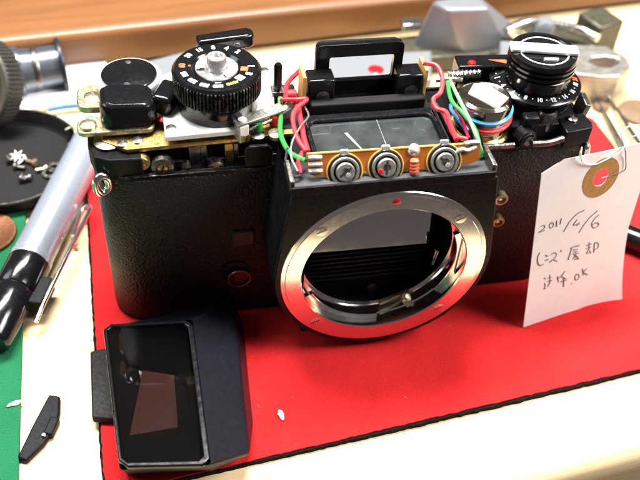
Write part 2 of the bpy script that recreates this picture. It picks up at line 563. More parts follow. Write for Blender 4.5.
# body shell and leather
def open_ring(x0, y0, x1, y1, r, n, gap=23.0):
    "rounded outline starting right of the mount and ending left of it"
    p = rrect(x0, y0, x1, y1, r, n)
    return [(gap, y0)] + p + [(-gap, y0)]
ob('body_shell', prism(open_ring(-72.3, 20.3, 62.6, 49, 9, 10) + [(-23, 42), (23, 42)], 0.2, 55.3), BLACK, P, bevel=.5)
def leather():
    a = open_ring(-72.9, 19.6, 63.2, 49.6, 9.6, 12); b = open_ring(-73.2, 19.3, 63.5, 49.9, 9.8, 12)
    lo = [[(x, y, 1.6) for x, y in a], [(x, y, 2.2) for x, y in b], [(x, y, 54.0) for x, y in b], [(x, y, 54.6) for x, y in a]]
    return loft(B(), lo, False, False, False)
ob('leatherette', leather(), LEATHER, P)
ob('bottom_plate', prism(rrect(-73.0, 19.5, 63.3, 49.8, 9.6, 10), 0, 1.5), BLACK, P, bevel=.3)
# rail above the leather
def rail():
    a = open_ring(-72.9, 19.6, 63.2, 49.6, 9.4, 10, 26); b = open_ring(-71.6, 20.6, 61.9, 48.4, 8.4, 10, 26)
    return loft(B(), [[(x, y, 54.7) for x, y in a], [(x, y, 55.7) for x, y in a], [(x, y, 56.0) for x, y in b], [(x, y, 55.2) for x, y in b]], False, False, False)
ob('top_rail', rail(), BLACK, P)
# mount box
def front_loop(y, top, w, rad, cz=32.6, grow=0.0):
    pts = []
    for i in range(9): pts.append((-w+2*w*i/8, y, top))
    a0 = 8
    for i in range(25):
        a = a0 - (180+2*a0)*i/24
        pts.append((rad*math.cos(R(a)), y, cz+rad*math.sin(R(a))))
    return pts
def mount_box2():
    loops = [front_loop(19.8, 62.9, 26.4, 30.2), front_loop(6, 62.9, 26.3, 30.1), front_loop(1.4, 62.9, 26.0, 29.8)]
    bm = loft(B(), loops, False, False)
    bmesh.ops.delete(bm, geom=[f for f in bm.faces if all(v.co.z > 62.5 for v in f.verts)], context='FACES_ONLY')
    return bm
ob('mount_housing', mount_box2(), BLACK, P, smooth=35)
fp = [(x, z) for x, y, z in front_loop(0, 62.9, 26.0, 29.8)]
ob('front_plate', sheet(fp, [circ(22.8, 64, 0, 32.6)], 1.3), BLACK, P, Matrix.Translation((0, 1.7, 0)) @ FACE, bevel=.35, smooth=35)
# tray on top of the mount box
ob('top_tray', bx(-26.2, 1.2, 62.4, 25.0, 12, 63.2), mat('tray_grey', (.05, .052, .055), .5, spec=.3), P, bevel=.2)
ob('tray_lip', bx(-26.4, 0.3, 62.2, 25.2, 1.15, 64.7), BLACK, P, bevel=.25)
for x in (-26.5, 24.2):
    ob('tray_lip', bx(x, 1.2, 63.1, x+1.2, 9.5, 66.2), DARKSTEEL, P, bevel=.25)
# chamber behind the mount
def chamber():
    bm = B()
    x0, x1, z0, z1, y0, y1 = -21.5, 21.5, 8.5, 56.5, 2.2, 41
    for a in (((x0, y0, z0), (x1, y0, z0), (x1, y1, z0), (x0, y1, z0)), ((x0, y1, z0), (x1, y1, z0), (x1, y1, z1), (x0, y1, z1)),
              ((x0, y0, z0), (x0, y1, z0), (x0, y1, z1), (x0, y0, z1)), ((x1, y0, z0), (x1, y1, z0), (x1, y1, z1), (x1, y0, z1)),
              ((x0, y0, z1), (x1, y0, z1), (x1, y1, z1), (x0, y1, z1))):
        bm.faces.new([bm.verts.new(p) for p in a])
    return bm
# the body shell would fill the chamber, so its walls are the shell's own cut-out
ch = ob('mirror_chamber', chamber(), BAFFLE, P, smooth=0)
# lens mount ring
MR = Matrix.Translation((0, 0.4, 32.6)) @ FACE
ring = ob('lens_mount', lathe([(22.5, -4.0), (22.5, 0.1), (22.8, 0.4), (26.9, 0.4), (27.05, 0.25), (28.1, 0.2), (28.3, -0.1), (28.3, -1.3), (27, -1.3)], 128), CHROME, P, MR, smooth=25)
ob('throat_wall', lathe([(22.5, -3.9), (22.1, -4.2), (22.1, -7.5), (21.2, -7.8)], 96), CHROME, ring, MR, smooth=25)
for a0, a1 in ((206, 272), (322, 384)):
    ob('bayonet_tab', lathe([(22.45, -2.4), (20.9, -2.4), (20.7, -2.6), (20.7, -3.8), (22.45, -3.8)], 32, a0=a0, a1=a1), CHROME, ring, MR, smooth=25)
for a in (180-43.5, 43.5, -44.5, 180+44.5):
    q = MR @ Matrix.Translation((25.2*math.cos(R(a)), 25.2*math.sin(R(a)), 0.36))
    screw('mount_screw', ring, q, 1.55, 0.16, STEEL, True, 25)
ob('index_dot', lathe([(0, 0.25), (0.7, 0.22), (1.15, 0)], 24), REDDOT, ring, MR @ Matrix.Translation((0.25, 25.1, 0.38)))
# mirror and what is below it
def mirror():
    return bx(-16.5, 0, -0.6, 16.5, 22, 0)
MT = tr(-0.4, 14.2, 28.0, 79.6, 0, -1)
mi = ob('reflex_mirror', bx(-17, 0, 0, 17, 25, 0.9), MIRROR, P, MT, bevel=.15)
ob('mirror_holder', bx(-17.8, -0.9, -1.6, 17.8, 26, -0.1), BLACKMATT, mi, MT, bevel=.2)
for i in range(7):
    ob('baffle_rib', bx(-19.5, 15.2-i*.35, 24.6-i*1.35, 19.5, 17.2, 25.1-i*1.35), BLACKMATT if i in (0, 4) else BAFFLE, ch, bevel=.15)
ob('chamber_floor', bx(-20, 14.5, 8.6, 20, 40, 15.6), BAFFLE, ch, bevel=.3)
screw('floor_screw', ch, facing(aty(372, 287, 14.4)), 1.5, .4, TRIM)
c = Vector((11.5, 11, 14.0))
q = at(406, 297, 14)
ob('aperture_lever', lathe([(1.4, -1), (1.4, .4), (.8, .6), (.8, 1.2), (0, 1.3)], 20), PALEBRASS, ch, Matrix.Translation(q) @ tr(0, 0, 0, 30, 15, 0))
ob('coupling_lever', bx(-5.5, -0.7, -.5, 5.5, 0.7, .7), PALEBRASS, ch, Matrix.Translation(q) @ tr(-2.5, 1.5, -1, 0, -10, 12), bevel=.2)
ob('release_pin', bx(-.5, -.5, -4, .5, .5, 3), CHROME, ch, tr(17.5, 9, 27.0, 8, 0, 0), bevel=.2)

# self-timer remnants on the front leather
ob('timer_slot', bx(-38.6, 18.5, 28.4, -32.4, 19.6, 34.2), mat('grey_paint', (0.022, 0.024, 0.024), 0.5, spec=.3), P, bevel=.5)
q = aty(239, 276, 18.7)
bt = ob('timer_hub', lathe([(3.5, -0.2), (3.5, 0.9), (3.3, 1.1), (2.9, 1.1), (2.85, 0.6), (0, 0.6)], 36), BLACKGLOSS, P, facing(q))
ob('hub_rim', lathe([(2.95, 1.0), (3.1, 1.22), (3.3, 1.22), (3.4, 1.0)], 36), mat('dull_rim', (.16, .15, .14), .35, .9), bt, facing(q))
ob('timer_cover', lathe([(4.3, -.1), (4.3, .15), (4.0, .25), (0, .25)], 36), BLACKMATT, P, facing(q+Vector((-.9, .3, 1.5))))
# flash sockets on the right side of the mount box
for (px, py), m, r in (((498.5, 197.5), PALEBRASS, 2.1), ((495.5, 220), REDDOT, 1.9)):
    q = aty(px+1.5, py, 18.6)
    s = ob('flash_socket', lathe([(r, -1), (r, 1.1), (r*.85, 1.3), (r*.65, 1.3), (r*.62, .3), (0, .3)], 28), m if m is PALEBRASS else BRASS, P, facing(q))
    ob('contact_pin', lathe([(r*.25, .2), (r*.25, .9), (0, 1.0)], 12), STEEL, s, facing(q))

# ---- left: chassis under the winder
ob('winder_block', bx(-70, 25, 55.25, -21, 47, 61.2), BLACKMATT, P, bevel=.3)
def cut_plate(pts, z0, z1): return prism(pts, z0, z1)
ob('brass_plate', cut_plate([(-64, 22.6), (-21.6, 24.4), (-21, 47), (-70, 47), (-70, 27)], 61.2, 62.4), BRASS, P, bevel=.2)
ob('front_chassis_bar', bx(-61, 23.6, 55.2, -22, 24.6, 56.6), DARKSTEEL, P, bevel=.2)
ob('corner_bracket', prism([(-73.6, 27), (-72.2, 22.4), (-68.5, 20.4), (-60.4, 20.2), (-60.8, 26), (-66, 33), (-73.8, 33)], 55.3, 61.0), BLACK, P, bevel=.5)
for (px, py, r, m) in ((142, 163, 2.0, BRASS), (162.5, 167, 2.9, DARKSTEEL), (216, 167, 2.1, DARKSTEEL)):
    q = aty(px, py, 21.3)
    w = ob('guide_roller', lathe([(r, -1.5), (r, .5), (r*.9, .7), (r*.5, .7), (r*.45, .45), (0, .45)], 28), m if m is BRASS else DARKSTEEL, P, facing(q))
    screw('roller_screw', w, facing(q+Vector((0, -.3, 0))), r*.45, .5, BRASS, True, 70)
q = aty(186, 166, 21.6)
ob('guide_pin', lathe([(1.2, -1), (1.2, .8), (0, 1)], 18), DARKSTEEL, P, facing(q))
for i, (px, w) in enumerate(((195, 3.0), (204, 1.6), (229, 2.2), (236, 1.2))):
    q = aty(px, 158, 24.2)
    ob('chassis_post', bx(q.x-w/2, 23.4, 55.2, q.x+w/2, 25, 61.1), BRASS if i == 2 else DARKSTEEL, P, bevel=.15)
q = aty(259, 155, 21.0)
ob('chassis_tab', prism([(-3.8, -3.6), (3.4, -3.6), (3.4, 2.2), (2.2, 3.6), (-2.6, 3.6), (-3.8, 2.2)], 0, 1), BLACK, P, facing(q), bevel=.2)
q = at(258, 137, 62.4); screw('chassis_screw', P, Matrix.Translation(q), 1.9, .9, DARKSTEEL, True, 40)
q = at(276, 136, 63); screw('chassis_screw', P, Matrix.Translation(q), 2.1, 1.2, PALEBRASS, True, 10)
for px, py in ((122.5, 144.5), (137.5, 141)):
    screw('chassis_screw', P, Matrix.Translation(at(px, py, 62.4)), 1.35, .6, STEEL, True, 70)
# strap lugs
def lug(p, rz, name='strap_lug'):
    mw = Matrix.Translation(p) @ Matrix.Rotation(R(rz), 4, 'Z') @ FACE
    l = ob(name, lathe([(3.4, -2), (3.4, -.3), (2.6, .2), (0, .2)], 24), BLACK, P, mw)
    pts = [(-.6+1.2*math.cos(R(a)), -.8+2.8*math.sin(R(a)), 1.9-1.2*math.cos(R(a))) for a in range(0, 361, 30)]
    ob('lug_loop', tube(pts, 1.05, 12, 6), CHROME, l, mw)
    return l
lug(aty(108, 178, 21.5), -28)
lug(aty(579, 146, 21.8), 38)
# winder: brass lever plate with the black knob on it
z = 63.2
ob('lever_plate', prism(rrect(-75.8, 27.4, -56.6, 34.0, 2.2, 6), z, z+1.4), PALEBRASS, P, bevel=.4)
ob('lever_plate', prism(rrect(-75.8, 37.0, -66.0, 47.5, 3.0, 6), z+.2, z+2.2), PALEBRASS, P, bevel=.4)
ob('lever_bush', lathe([(2.1, 0), (2.1, .9), (1.6, 1.3), (0, 1.4)], 28), PALEBRASS, P, tr(-73.0, 30.2, z+1.3))
ob('lever_bush', lathe([(2.4, 0), (2.4, .5), (2.0, .8), (0, .8)], 28), PALEBRASS, P, tr(-71.8, 42, z+1.6))
ob('lever_spindle', lathe([(6, 57.3), (6, 60), (3, 60.2), (3, 66)], 28), DARKSTEEL, P, tr(-66, 33, 0))
ob('spindle_gear', lathe([(3.6, 0), (3.6, .9), (2.6, 1.2), (0, 1.2)], 28), DARKSTEEL, P, tr(-68.6, 27.6, 60.9))
def knob():
    loops = []
    for zz, g, sh in ((0, 0, 0), (4.8, -.1, .2), (6.4, -.9, .5), (7.0, -2.2, .7)):
        pts = rrect(-7.6-g*0, -3.4, 6.4, 7.5, 3.0, 6)
        loops.append([(x*(1+g*.10), (y-2)*(1+g*.10)+2, zz + 0.22*(2-y)*0 - 0.08*(x+7)*(zz/7.0)) for x, y in pts])
    return loft(B(), loops)
kb = ob('winder_knob', knob(), BLACKGLOSS, P, tr(-62.2, 31.8, z+1.4, 0, 0, 3), bevel=.5, seg=3)
ob('winder_arm', bx(-2, 0, 0, 3.5, 9, 5.5), BLACKGLOSS, P, tr(-56.0, 32, z+2.2, 0, 8, -25), bevel=1.2, seg=3)
ob('red_bead', lathe([(0, -.9), (.9, 0), (0, .9)], 16), REDWIRE, P, tr(-54.6, 30.6, 64.8))
# round battery-like cap behind the knob
cp = Matrix.Translation(at(129, 74.5, 70.0))
cap = ob('rewind_cap', lathe([(8.3, -13), (8.3, -2.4), (8.6, -2.1), (8.6, -1.1), (8.2, -.3), (7.4, 0), (7.2, -.1)], 64), BAR, P, cp)
ob('cap_groove', lathe([(8.2, -2.5), (8.45, -2.5), (8.45, -2.2), (8.2, -2.2)], 64), DARKSTEEL, cap, cp)
ob('cap_disc', lathe([(7.2, -.3), (7.1, .3), (6.8, .45), (0, .5)], 64), BLACKGLOSS, cap, cp)
for a in (90, 262):
    ob('spanner_hole', lathe([(.75, 0), (.75, .12), (.45, .14), (0, .06)], 14), DARKSTEEL, cap, cp @ Matrix.Translation((5.0*math.cos(R(a)), 5.0*math.sin(R(a)), .42)))

# ---- white plate and shutter dial
ob('white_base_plate', sheet([(-54.3, 22.2), (-36.2, 23.0), (-35.4, 26.8), (-25.6, 30.6), (-23.6, 50), (-54.6, 49.4)], [], 1.4), WHITEP, P, tr(0, 0, 64.3), bevel=.25)
for px, py in ((171, 128.5), (264, 71)):
    screw('plate_screw', P, Matrix.Translation(at(px, py, 65.7)), 1.35, .45, STEEL, True, 20)
for px in (172, 245):
    q = at(px, 137, 64); ob('plate_pillar', lathe([(1.6, 62.3), (1.6, 64.35)], 18), BRASS, P, tr(q.x, q.y+1.5, 0))
DC = Vector((-40.0, 34.6, 65.7))
D0 = Matrix.Translation(DC)
def knurl(r0, r1, z0, z1, n):
    lo = []
    for zz, k in ((z0, 0), (z0+.3, 1), (z1-.3, 1), (z1, 0)):
        pts = []
        for i in range(n):
            for f, rr in ((0, r0), (.25, r1), (.55, r1), (.8, r0)):
                a = 2*math.pi*(i+f)/n
                q = r0+(rr-r0)*k
                pts.append((q*math.cos(a), q*math.sin(a), zz))
        lo.append(pts)
    return loft(B(), lo)
ob('dial_skirt', lathe([(10.2, 0), (10.4, .4), (10.4, 4.6), (9.8, 5.0), (0, 5.0)], 72), BLACKGLOSS, P, D0)
dial = ob('shutter_dial', knurl(10.8, 11.3, 5.0, 10.8, 76), BLACK, P, D0, smooth=30)
ob('dial_face', lathe([(11.0, 10.7), (10.5, 11.4), (9.9, 11.5), (6.4, 11.5), (6.0, 11.1), (5.7, 10.8), (0, 10.8)], 72), BLACKGLOSS, dial, D0)
ob('dial_hub', lathe([(5.5, 10.7), (5.4, 11.2), (4.0, 11.0), (2.7, 10.95), (2.5, 11.2), (2.5, 14.2), (2.3, 14.5), (1.5, 14.5), (1.4, 13.6), (0, 13.6)], 40), mat('bright_hub', (.62, .62, .62), .25, .8, var=.03, rvar=.05), dial, D0)
for a in (150, -30):
    ob('hub_wing', lathe([(3.0, 11.2), (3.0, 11.75), (5.2, 11.65), (5.2, 11.2)], 14, a0=a-38, a1=a+38), WHITEP, dial, D0)
marks = [(355, '1', INK), (-28+360, 'B', INK), (45, '2', INK), (67, '4', INK), (90, '8', INK), (115, '15', INK), (140, '30', INK),
         (172, '60', REDINK), (198, '125', INK), (221, '250', INK), (244, '500', INK), (267, '1000', INK)]
for a, s, m in marks:
    rr = 8.55
    q = D0 @ Matrix.Translation((rr*math.cos(R(a)), rr*math.sin(R(a)), 11.53)) @ Matrix.Rotation(R(a-90), 4, 'Z')
    text('numeral', s, (2.3, 2.1, 1.8, 1.5)[len(s)-1], m, dial, q, 0.86, .09)
def dmark(a, r, w, h, m, name='dial_mark'):
    q = D0 @ Matrix.Translation((r*math.cos(R(a)), r*math.sin(R(a)), 11.51)) @ Matrix.Rotation(R(a-90), 4, 'Z')
    ob(name, bx(-w/2, -h/2, 0, w/2, h/2, .06), m, dial, q)
dmark(172, 6.75, .6, .6, REDINK)
dmark(313, 7.6, 2.0, 2.0, INK); dmark(345, 7.0, 1.8, 1.8, REDINK); dmark(267, 7.2, 1.5, .25, INK)
q = D0 @ Matrix.Translation((8.2*math.cos(R(292)), 8.2*math.sin(R(292)), 11.53)) @ Matrix.Rotation(R(200), 4, 'Z')
text('numeral', 'AUTO', 1.25, YELINK, dial, q, .9, .08)
# advance lever end behind the dial
def lever():
    a = [(-9, -2.2), (4.8, -2.9), (6.6, -2.2), (7, 0.6), (5.8, 2.2), (-9, 2.0)]
    return prism(a, 0, 4.0)
q = at(229, 46, 70)
ob('advance_lever', lever(), BLACKGLOSS, P, Matrix.Translation(q) @ Matrix.Rotation(R(10), 4, 'Z'), bevel=.9, seg=3)
ob('lever_tip', lathe([(0, .5), (.9, .3), (1.1, 0)], 16), CHROME, P, Matrix.Translation(at(237, 43, 74.0)))
ob('lever_post', lathe([(3, 52), (3, 70.2)], 20), DARKSTEEL, P, tr(q.x-2, q.y, 0))
# micro-switch, pin and spacer right of the dial
p0 = at(238, 122, 67.4); p1 = at(281, 107, 67.4)
d = (p1-p0); ang = math.atan2(d.y, d.x)
SW = Matrix.Translation((p0.x, p0.y, 66.6)) @ Matrix.Rotation(ang, 4, 'Z')
sw = ob('switch_arm', bx(-1, -1.7, .3, d.length+.5, 1.7, 1.0), TRIM, P, SW, bevel=.15)
for u in (1.2, d.length*.68):
    ob('rivet', lathe([(1.2, 0), (1.1, .35), (.6, .5), (0, .5)], 20), INK, sw, SW @ Matrix.Translation((u, 0, 1.0)))
ob('switch_blade', bx(1, -1.4, -2.2, d.length-3, 1.1, -1.5), STEEL, P, SW @ Matrix.Rotation(R(-4), 4, 'Y'), bevel=.1)
ob('switch_spacer', bx(-.6, -1.8, -4.8, 2.2, 1.6, .28), NYLON, P, SW, bevel=.3)
ob('switch_contact', lathe([(1.5, -3.2), (1.5, -.6), (0, -.5)], 16), REDWIRE, P, SW @ Matrix.Translation((d.length*.83, -.6, 0)))
ob('contact_sleeve', lathe([(1.2, -2), (1.2, .5), (0, .6)], 14), GREENWIRE, P, SW @ Matrix.Translation((d.length*.45, -.4, -1.6)))
ob('switch_clamp', tube([(d.length-1, 0, -1), (d.length+2.2, .6, -.4), (d.length+3.6, .4, .6)], 1.1, 10), SOLDER, P, SW)
q = at(277.5, 92, 66)
ob('contact_post', lathe([(1.1, 62), (1.1, 74.2), (.8, 74.8), (0, 74.9)], 16), BLACKGLOSS, P, tr(q.x, q.y, 0))
ob('post_collar', bx(-1.7, -1.7, 65.5, 1.7, 1.7, 67), DARKSTEEL, P, tr(q.x, q.y, 0), bevel=.2)
q = at(290, 90, 67)
ob('red_sleeve', bx(-1.9, -1.0, 61.5, 1.6, 1.4, 66.6), REDWIRE, P, tr(q.x+.4, q.y, 0, 0, 0, 4), bevel=.9, seg=3)
ob('deck_block', bx(-24.5, 26, 55.25, -18.0, 46, 62.6), BLACKMATT, P, bevel=.4)
ob('deck_block', bx(-22.6, 12.5, 55.25, -18.2, 25.6, 61.0), BLACKMATT, P, bevel=.4)

# ---- viewfinder
ob('eyepiece_frame', sheet(rrect(-13.0, 57.4, 11.2, 76.6, 1.6, 5), [rrect(-9.2, 65.2, 8.6, 72.8, .6, 3)], 1.8), BLACKGLOSS, P,
   Matrix.Translation((0, 43.8, 0)) @ FACE, bevel=.5, seg=3)
ob('eyepiece_hood', sheet(rrect(-12.4, 59, 10.8, 75.6, 1.6, 5), [rrect(-10.8, 60.4, 9.6, 73.8, .6, 3)], 2.6), BLACKMATT, P,
   Matrix.Translation((0, 46.5, 0)) @ FACE, bevel=.4)
for x0, x1, tx in ((-15.8, -8.4, -17.2), (8.9, 16.0, 16.3)):
    e = ob('prism_clamp', bx(x0, 36.5, 57.6, x1, 42.6, 69.4), BLACKGLOSS, P, bevel=.6)
    screw('clamp_screw', e, facing(Vector(((x0+x1)/2+.3, 36.45, 64.4))), 1.9, .3, DARKSTEEL, True, 15)
    ob('laminate_strip', bx(tx, 36.8, 58.2, tx+.9, 43.4, 70.6), TAN, P, tr(0, 0, 0), bevel=.1)
ob('prism_seat', bx(-15.4, 33.2, 55.25, 16.4, 36.4, 64.0), BLACKMATT, P, bevel=.5)
ob('light_baffle', prism([(-8.1, 36.5), (8.6, 36.5), (8.6, 42), (-8.1, 42)], 58, 61.0), BLACKGLOSS, P, bevel=.3)
ob('deck_block', bx(-17.8, 34, 55.25, 19.5, 47.5, 58.4), BLACKMATT, P, bevel=.3)
# focusing screen
ob('focusing_screen', bx(-17.0, 11.5, 59.0, 17.2, 30.4, 60.4), SCREEN, P, bevel=.3)
ob('screen_bezel', sheet(rrect(-18.2, 10.5, 18.6, 33.0, 2.0, 5), [rrect(-16.6, 11.5, 16.8, 30.0, 2.0, 5)], 3.2), BLACK, P, tr(0, 0, 58.2), bevel=.5)
ob('screen_split', bx(-.10, 12, 60.42, .10, 30, 60.5), GREYWIRE, P, tr(2.0, 0, 0))
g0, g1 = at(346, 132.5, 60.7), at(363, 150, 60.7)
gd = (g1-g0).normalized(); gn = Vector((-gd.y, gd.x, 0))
ob('screen_glint', prism([tuple((g0+gn*.35)[:2]), tuple((g0-gn*.45)[:2]), tuple((g1-gn*.15)[:2]), tuple((g1+gn*.1)[:2])], 60.42, 60.6), BAR, P)  # painted reflection streak, modelled as a flat bright sliver
# flexible board with trimmers
U0 = Vector((-21.6, 5.6, 64.3)); U1 = Vector((22.2, 5.1, 64.3))
VU = Vector((0, .45, .89)).normalized()
XU = (U1-U0).normalized(); NU = XU.cross(VU).normalized()
PM = Matrix((( XU.x, VU.x, NU.x, U0.x), (XU.y, VU.y, NU.y, U0.y), (XU.z, VU.z, NU.z, U0.z), (0, 0, 0, 1)))
LW = (U1-U0).length
def flexpts():
    return [(0, .4), (2, -.6), (LW-6, -.9), (LW-1.5, -.2), (LW, 1.2), (LW, 5.0), (0, 5.2)]
fb = ob('flex_board', prism(flexpts(), 0, .5), FLEX, P, PM, bevel=.1)
ob('board_edge', bx(0.1, 4.95, .05, LW-.1, 5.4, .75), TAN, fb, PM @ Matrix.Rotation(R(-.5), 4, 'Z'), bevel=.12)
def on_board(px, py):
    "where the sight line of a pixel meets the board plane"
    dd = (px-320)/FPX*_r - (py-240)/FPX*_u + _f
    tt = (U0-CAM).dot(NU)/dd.dot(NU)
    l = PM.inverted() @ (CAM+dd*tt)
    return l.x, l.y
for i, (px, py) in enumerate(((344, 170.5), (385, 166), (443, 160.5))):
    u, v = on_board(px, py)
    q = PM @ Matrix.Translation((u, v, .5)) @ Matrix.Scale(.87, 4)
    tm = ob('trimmer', lathe([(4.75, 0), (4.75, .5), (4.6, .7), (0, .7)], 40), BLACKMATT, P, q)
    ob('trimmer_rim', lathe([(5.2, -.3), (5.25, .35), (5.0, .45), (4.7, .3)], 40), TAN, tm, q)
    ob('trimmer_ring', lathe([(4.15, .6), (4.15, 1.0), (3.95, 1.2), (3.4, 1.2), (3.2, .75)], 40), TRIM, tm, q)
    ob('trimmer_wiper', lathe([(2.7, .7), (2.7, 1.5), (2.4, 1.8), (1.2, 1.8), (1.1, 1.3), (0, 1.3)], 30), TRIM, tm, q)
    ob('wiper_slot', bx(-2.0, -.3, 1.6, 2.0, .3, 1.86), DARKSTEEL, tm, q @ Matrix.Rotation(R(35+50*i), 4, 'Z'))
    ob('wiper_dot', lathe([(.8, 1.7), (.7, 2.0), (0, 2.1)], 14), REDDOT if i == 1 else SOLDER, tm, q @ Matrix.Translation((-1.9 if i == 1 else .7, -.9, 0)))
    ob('solder_tab', bx(-1.3, 4.6, -.1, 1.3, 6.3, .8), SOLDER, tm, q, bevel=.4)
for v in (4.2, 2.5, .9):
    ob('solder_pad', tube([(.3, v, .6), (2.0, v, .7), (3.6, v-.1, .5)], .62, 8, flat=1.0), SOLDER, fb, PM)
ob('solder_pad', tube([(LW-7.5, 2.6, .6), (LW-5, 3.5, .9), (LW-3.4, 3.2, .9), (LW-1.2, 3.9, .6)], .6, 8), SOLDER, fb, PM)
ob('solder_pad', tube([(LW-4.2, 4.9, .6), (LW-2, 5.1, .7), (LW-.4, 5.0, .6)], .6, 8), SOLDER, fb, PM)
u, v = on_board(413, 163)
q = PM @ Matrix.Translation((u, v-.6, 1.3)) @ Matrix.Rotation(R(90), 4, 'X')
rs = ob('resistor', lathe([(0, -2.2), (.9, -2.0), (1.15, -1.4), (.95, -.9), (.95, .9), (1.15, 1.4), (.9, 2.0), (0, 2.2)], 18), mat('resistor_tan', (.45, .2, .1), .4), P, q)
for zz, m in ((-1.2, BROWN), (-.4, REDINK), (.4, REDINK), (1.25, REDWIRE)):
    ob('colour_band', lathe([(1.0, zz-.16), (1.19, zz-.14), (1.19, zz+.14), (1.0, zz+.16)], 18), m, rs, q)
ob('solder_pad', lathe([(1.7, 0), (1.3, .7), (.4, 1.6), (0, 1.7)], 14), SOLDER, fb, PM @ Matrix.Translation((u+.1, v+3.2, .4)))

# ---- right: can, counter and film knob
CC = Vector((30.6, 27.2, 0))
can = ob('battery_can', lathe([(7.2, 56), (7.2, 58.6), (7.0, 59.0), (7.0, 59.8), (7.4, 60.2), (7.4, 66.6), (7.1, 67.6), (6.3, 68.1), (5.9, 67.9), (0, 67.9)], 64), CAPSTEEL, P, Matrix.Translation(CC))
ob('can_sticker', prism([(-4.4, 1.6), (1.4, -5.6), (5.9, -1.6), (1.6, 5.6), (-1.5, 5.7)], 67.92, 68.05), WHITEPAPER, can, Matrix.Translation(CC))
def arc(r, zf, a0, a1, n=14):
    return [(CC.x+r*math.cos(R(a0+(a1-a0)*i/n)), CC.y+r*math.sin(R(a0+(a1-a0)*i/n)), zf(i/n)) for i in range(n+1)]
ob('wire', tube([at(462, 105, 66)]+arc(7.6, lambda t: 64.9-.8*math.sin(t*3.1), 205, 350), .5), BLUEWIRE, P)
ob('wire', tube([at(467, 112, 63)]+arc(7.7, lambda t: 62.6-.9*math.sin(t*3.1), 205, 350), .62), REDWIRE, P)
ob('can_base', lathe([(8.6, 56.5), (8.6, 57.7), (7.9, 58.3), (7.3, 58.3)], 48), BRASS, P, Matrix.Translation(CC))
FC = Vector((48.4, 36.0, 0))
FM = Matrix.Translation(FC)
ob('counter_base', lathe([(11.0, 57.2), (11.0, 61.0), (8.5, 61.4), (8.5, 63.0), (10.4, 63.4), (10.4, 65.2)], 56), BLACK, P, FM)
ctr = ob('counter_disc', lathe([(12.3, 65.0), (12.8, 65.3), (12.8, 66.0), (12.4, 66.3), (8, 67.4), (0, 67.5)], 80), BLACKGLOSS, P, FM)
def cmark(a, s, m, size=2.0, sx=.85):
    r = 11.1
    q = FM @ Matrix.Rotation(R(a), 4, 'Z') @ Matrix.Translation((r, 0, 66.72)) @ Euler((0, R(14), 0)).to_matrix().to_4x4() @ Matrix.Rotation(R(90), 4, 'Z')
    text('numeral', s, size, m, ctr, q, sx, .07)
seq = ['0', '·', '1', '·', '4', '·', '6', '·', '8', '·', '10', '·', '12', '·', '14', '·', '16', '·', '18']
for i, s in enumerate(seq):
    cmark(156+i*9.9, s, INK, 2.1 if len(s) < 2 else 1.9)
cmark(348, '20', REDINK, 2.1); cmark(2, '0', INK, 2.1)
q = at(500, 63, 67.5)
ob('counter_arrow', prism([(-3.6, -.4), (2.6, -1.4), (2.4, .9)], 0, .1), REDINK, ctr, Matrix.Translation((q.x, q.y, 68.3)) @ Matrix.Rotation(R(-18), 4, 'Z'))
ob('counter_window', bx(-9, -3.2, 60, 7, 3, 68.2), BLACKGLOSS, P, tr(q.x-3.5, q.y+.8, 0, 0, 0, -4), bevel=.5)
ob('red_lamp', lathe([(1.2, 68.1), (1.0, 68.7), (0, 68.9)], 16), REDDOT, P, tr(q.x-8.6, q.y-.4, 0))
KC = Vector((47.9, 34.4, 0)); KM = Matrix.Translation(KC)
prof = [(8.3, 67.2), (8.9, 67.8), (9.0, 71.0)]
for zz in (71.4, 72.9, 74.4):
    prof += [(8.5, zz), (8.5, zz+.35), (9.3, zz+.6), (9.3, zz+1.2)]
prof += [(9.0, 76.3), (7.6, 76.5), (7.3, 76.1), (0, 76.1)]
fk = ob('film_knob', lathe(prof, 72), BLACKGLOSS, P, KM, smooth=30)
ob('knob_line', lathe([(6.5, 76.1), (6.5, 76.22), (6.9, 76.22), (6.9, 76.1)], 60), INK, fk, KM)
ob('fold_crank', bx(-9.3, -2.0, 76.2, 9.1, 2.0, 77.4), BAR, fk, KM @ Matrix.Rotation(R(-13), 4, 'Z'), bevel=.4)
ob('crank_pivot', prism(rrect(-2.0, -.45, 2.0, .45, .4, 4), 76.1, 76.7), INK, fk, KM @ Matrix.Translation((.2, -4.6, 0)) @ Matrix.Rotation(R(-6), 4, 'Z'))
# front right chassis
ob('deck_block', bx(37.5, 23, 55.25, 58.5, 46, 60.0), BLACKMATT, P, bevel=.4)
ob('front_trim', tube([at(481, 147, 58.6), at(500, 146, 58.6), at(514, 145, 58.6)], .8, 8), STEEL, P)
ob('front_trim', tube([at(532, 144, 58.4), at(548, 143, 58.4), at(563, 138.5, 58.4)], .9, 8), DARKSTEEL, P)
q = at(527, 139, 59)
s = ob('chassis_pillar', lathe([(2.7, -3), (2.7, .4), (2.2, .9), (0, .9)], 24), BLACK, P, facing(q, 10))
screw('pillar_screw', s, facing(q+Vector((0, -.8, 0)), 10), 1.4, .5, DARKSTEEL, True, 50)
ob('chassis_column', bx(-2.2, -1.5, 57.4, 2.2, 2, 64.5), BLACK, P, tr(q.x+1.2, q.y+3, 0), bevel=.6)
q = at(545, 118, 60)
ob('chassis_column', lathe([(3.0, 57.3), (3.0, 62), (2.2, 63)], 20), DARKSTEEL, P, tr(q.x, q.y, 0))
q = at(577, 128, 59)
br = ob('steel_bracket', prism([(-5, -3.6), (3.4, -3.4), (4.6, -1), (4.2, 3.6), (-3.6, 3.2)], 55.3, 60.6), BLACK, P, tr(q.x-.5, q.y+.5, 0, 0, 0, 8), bevel=.4)
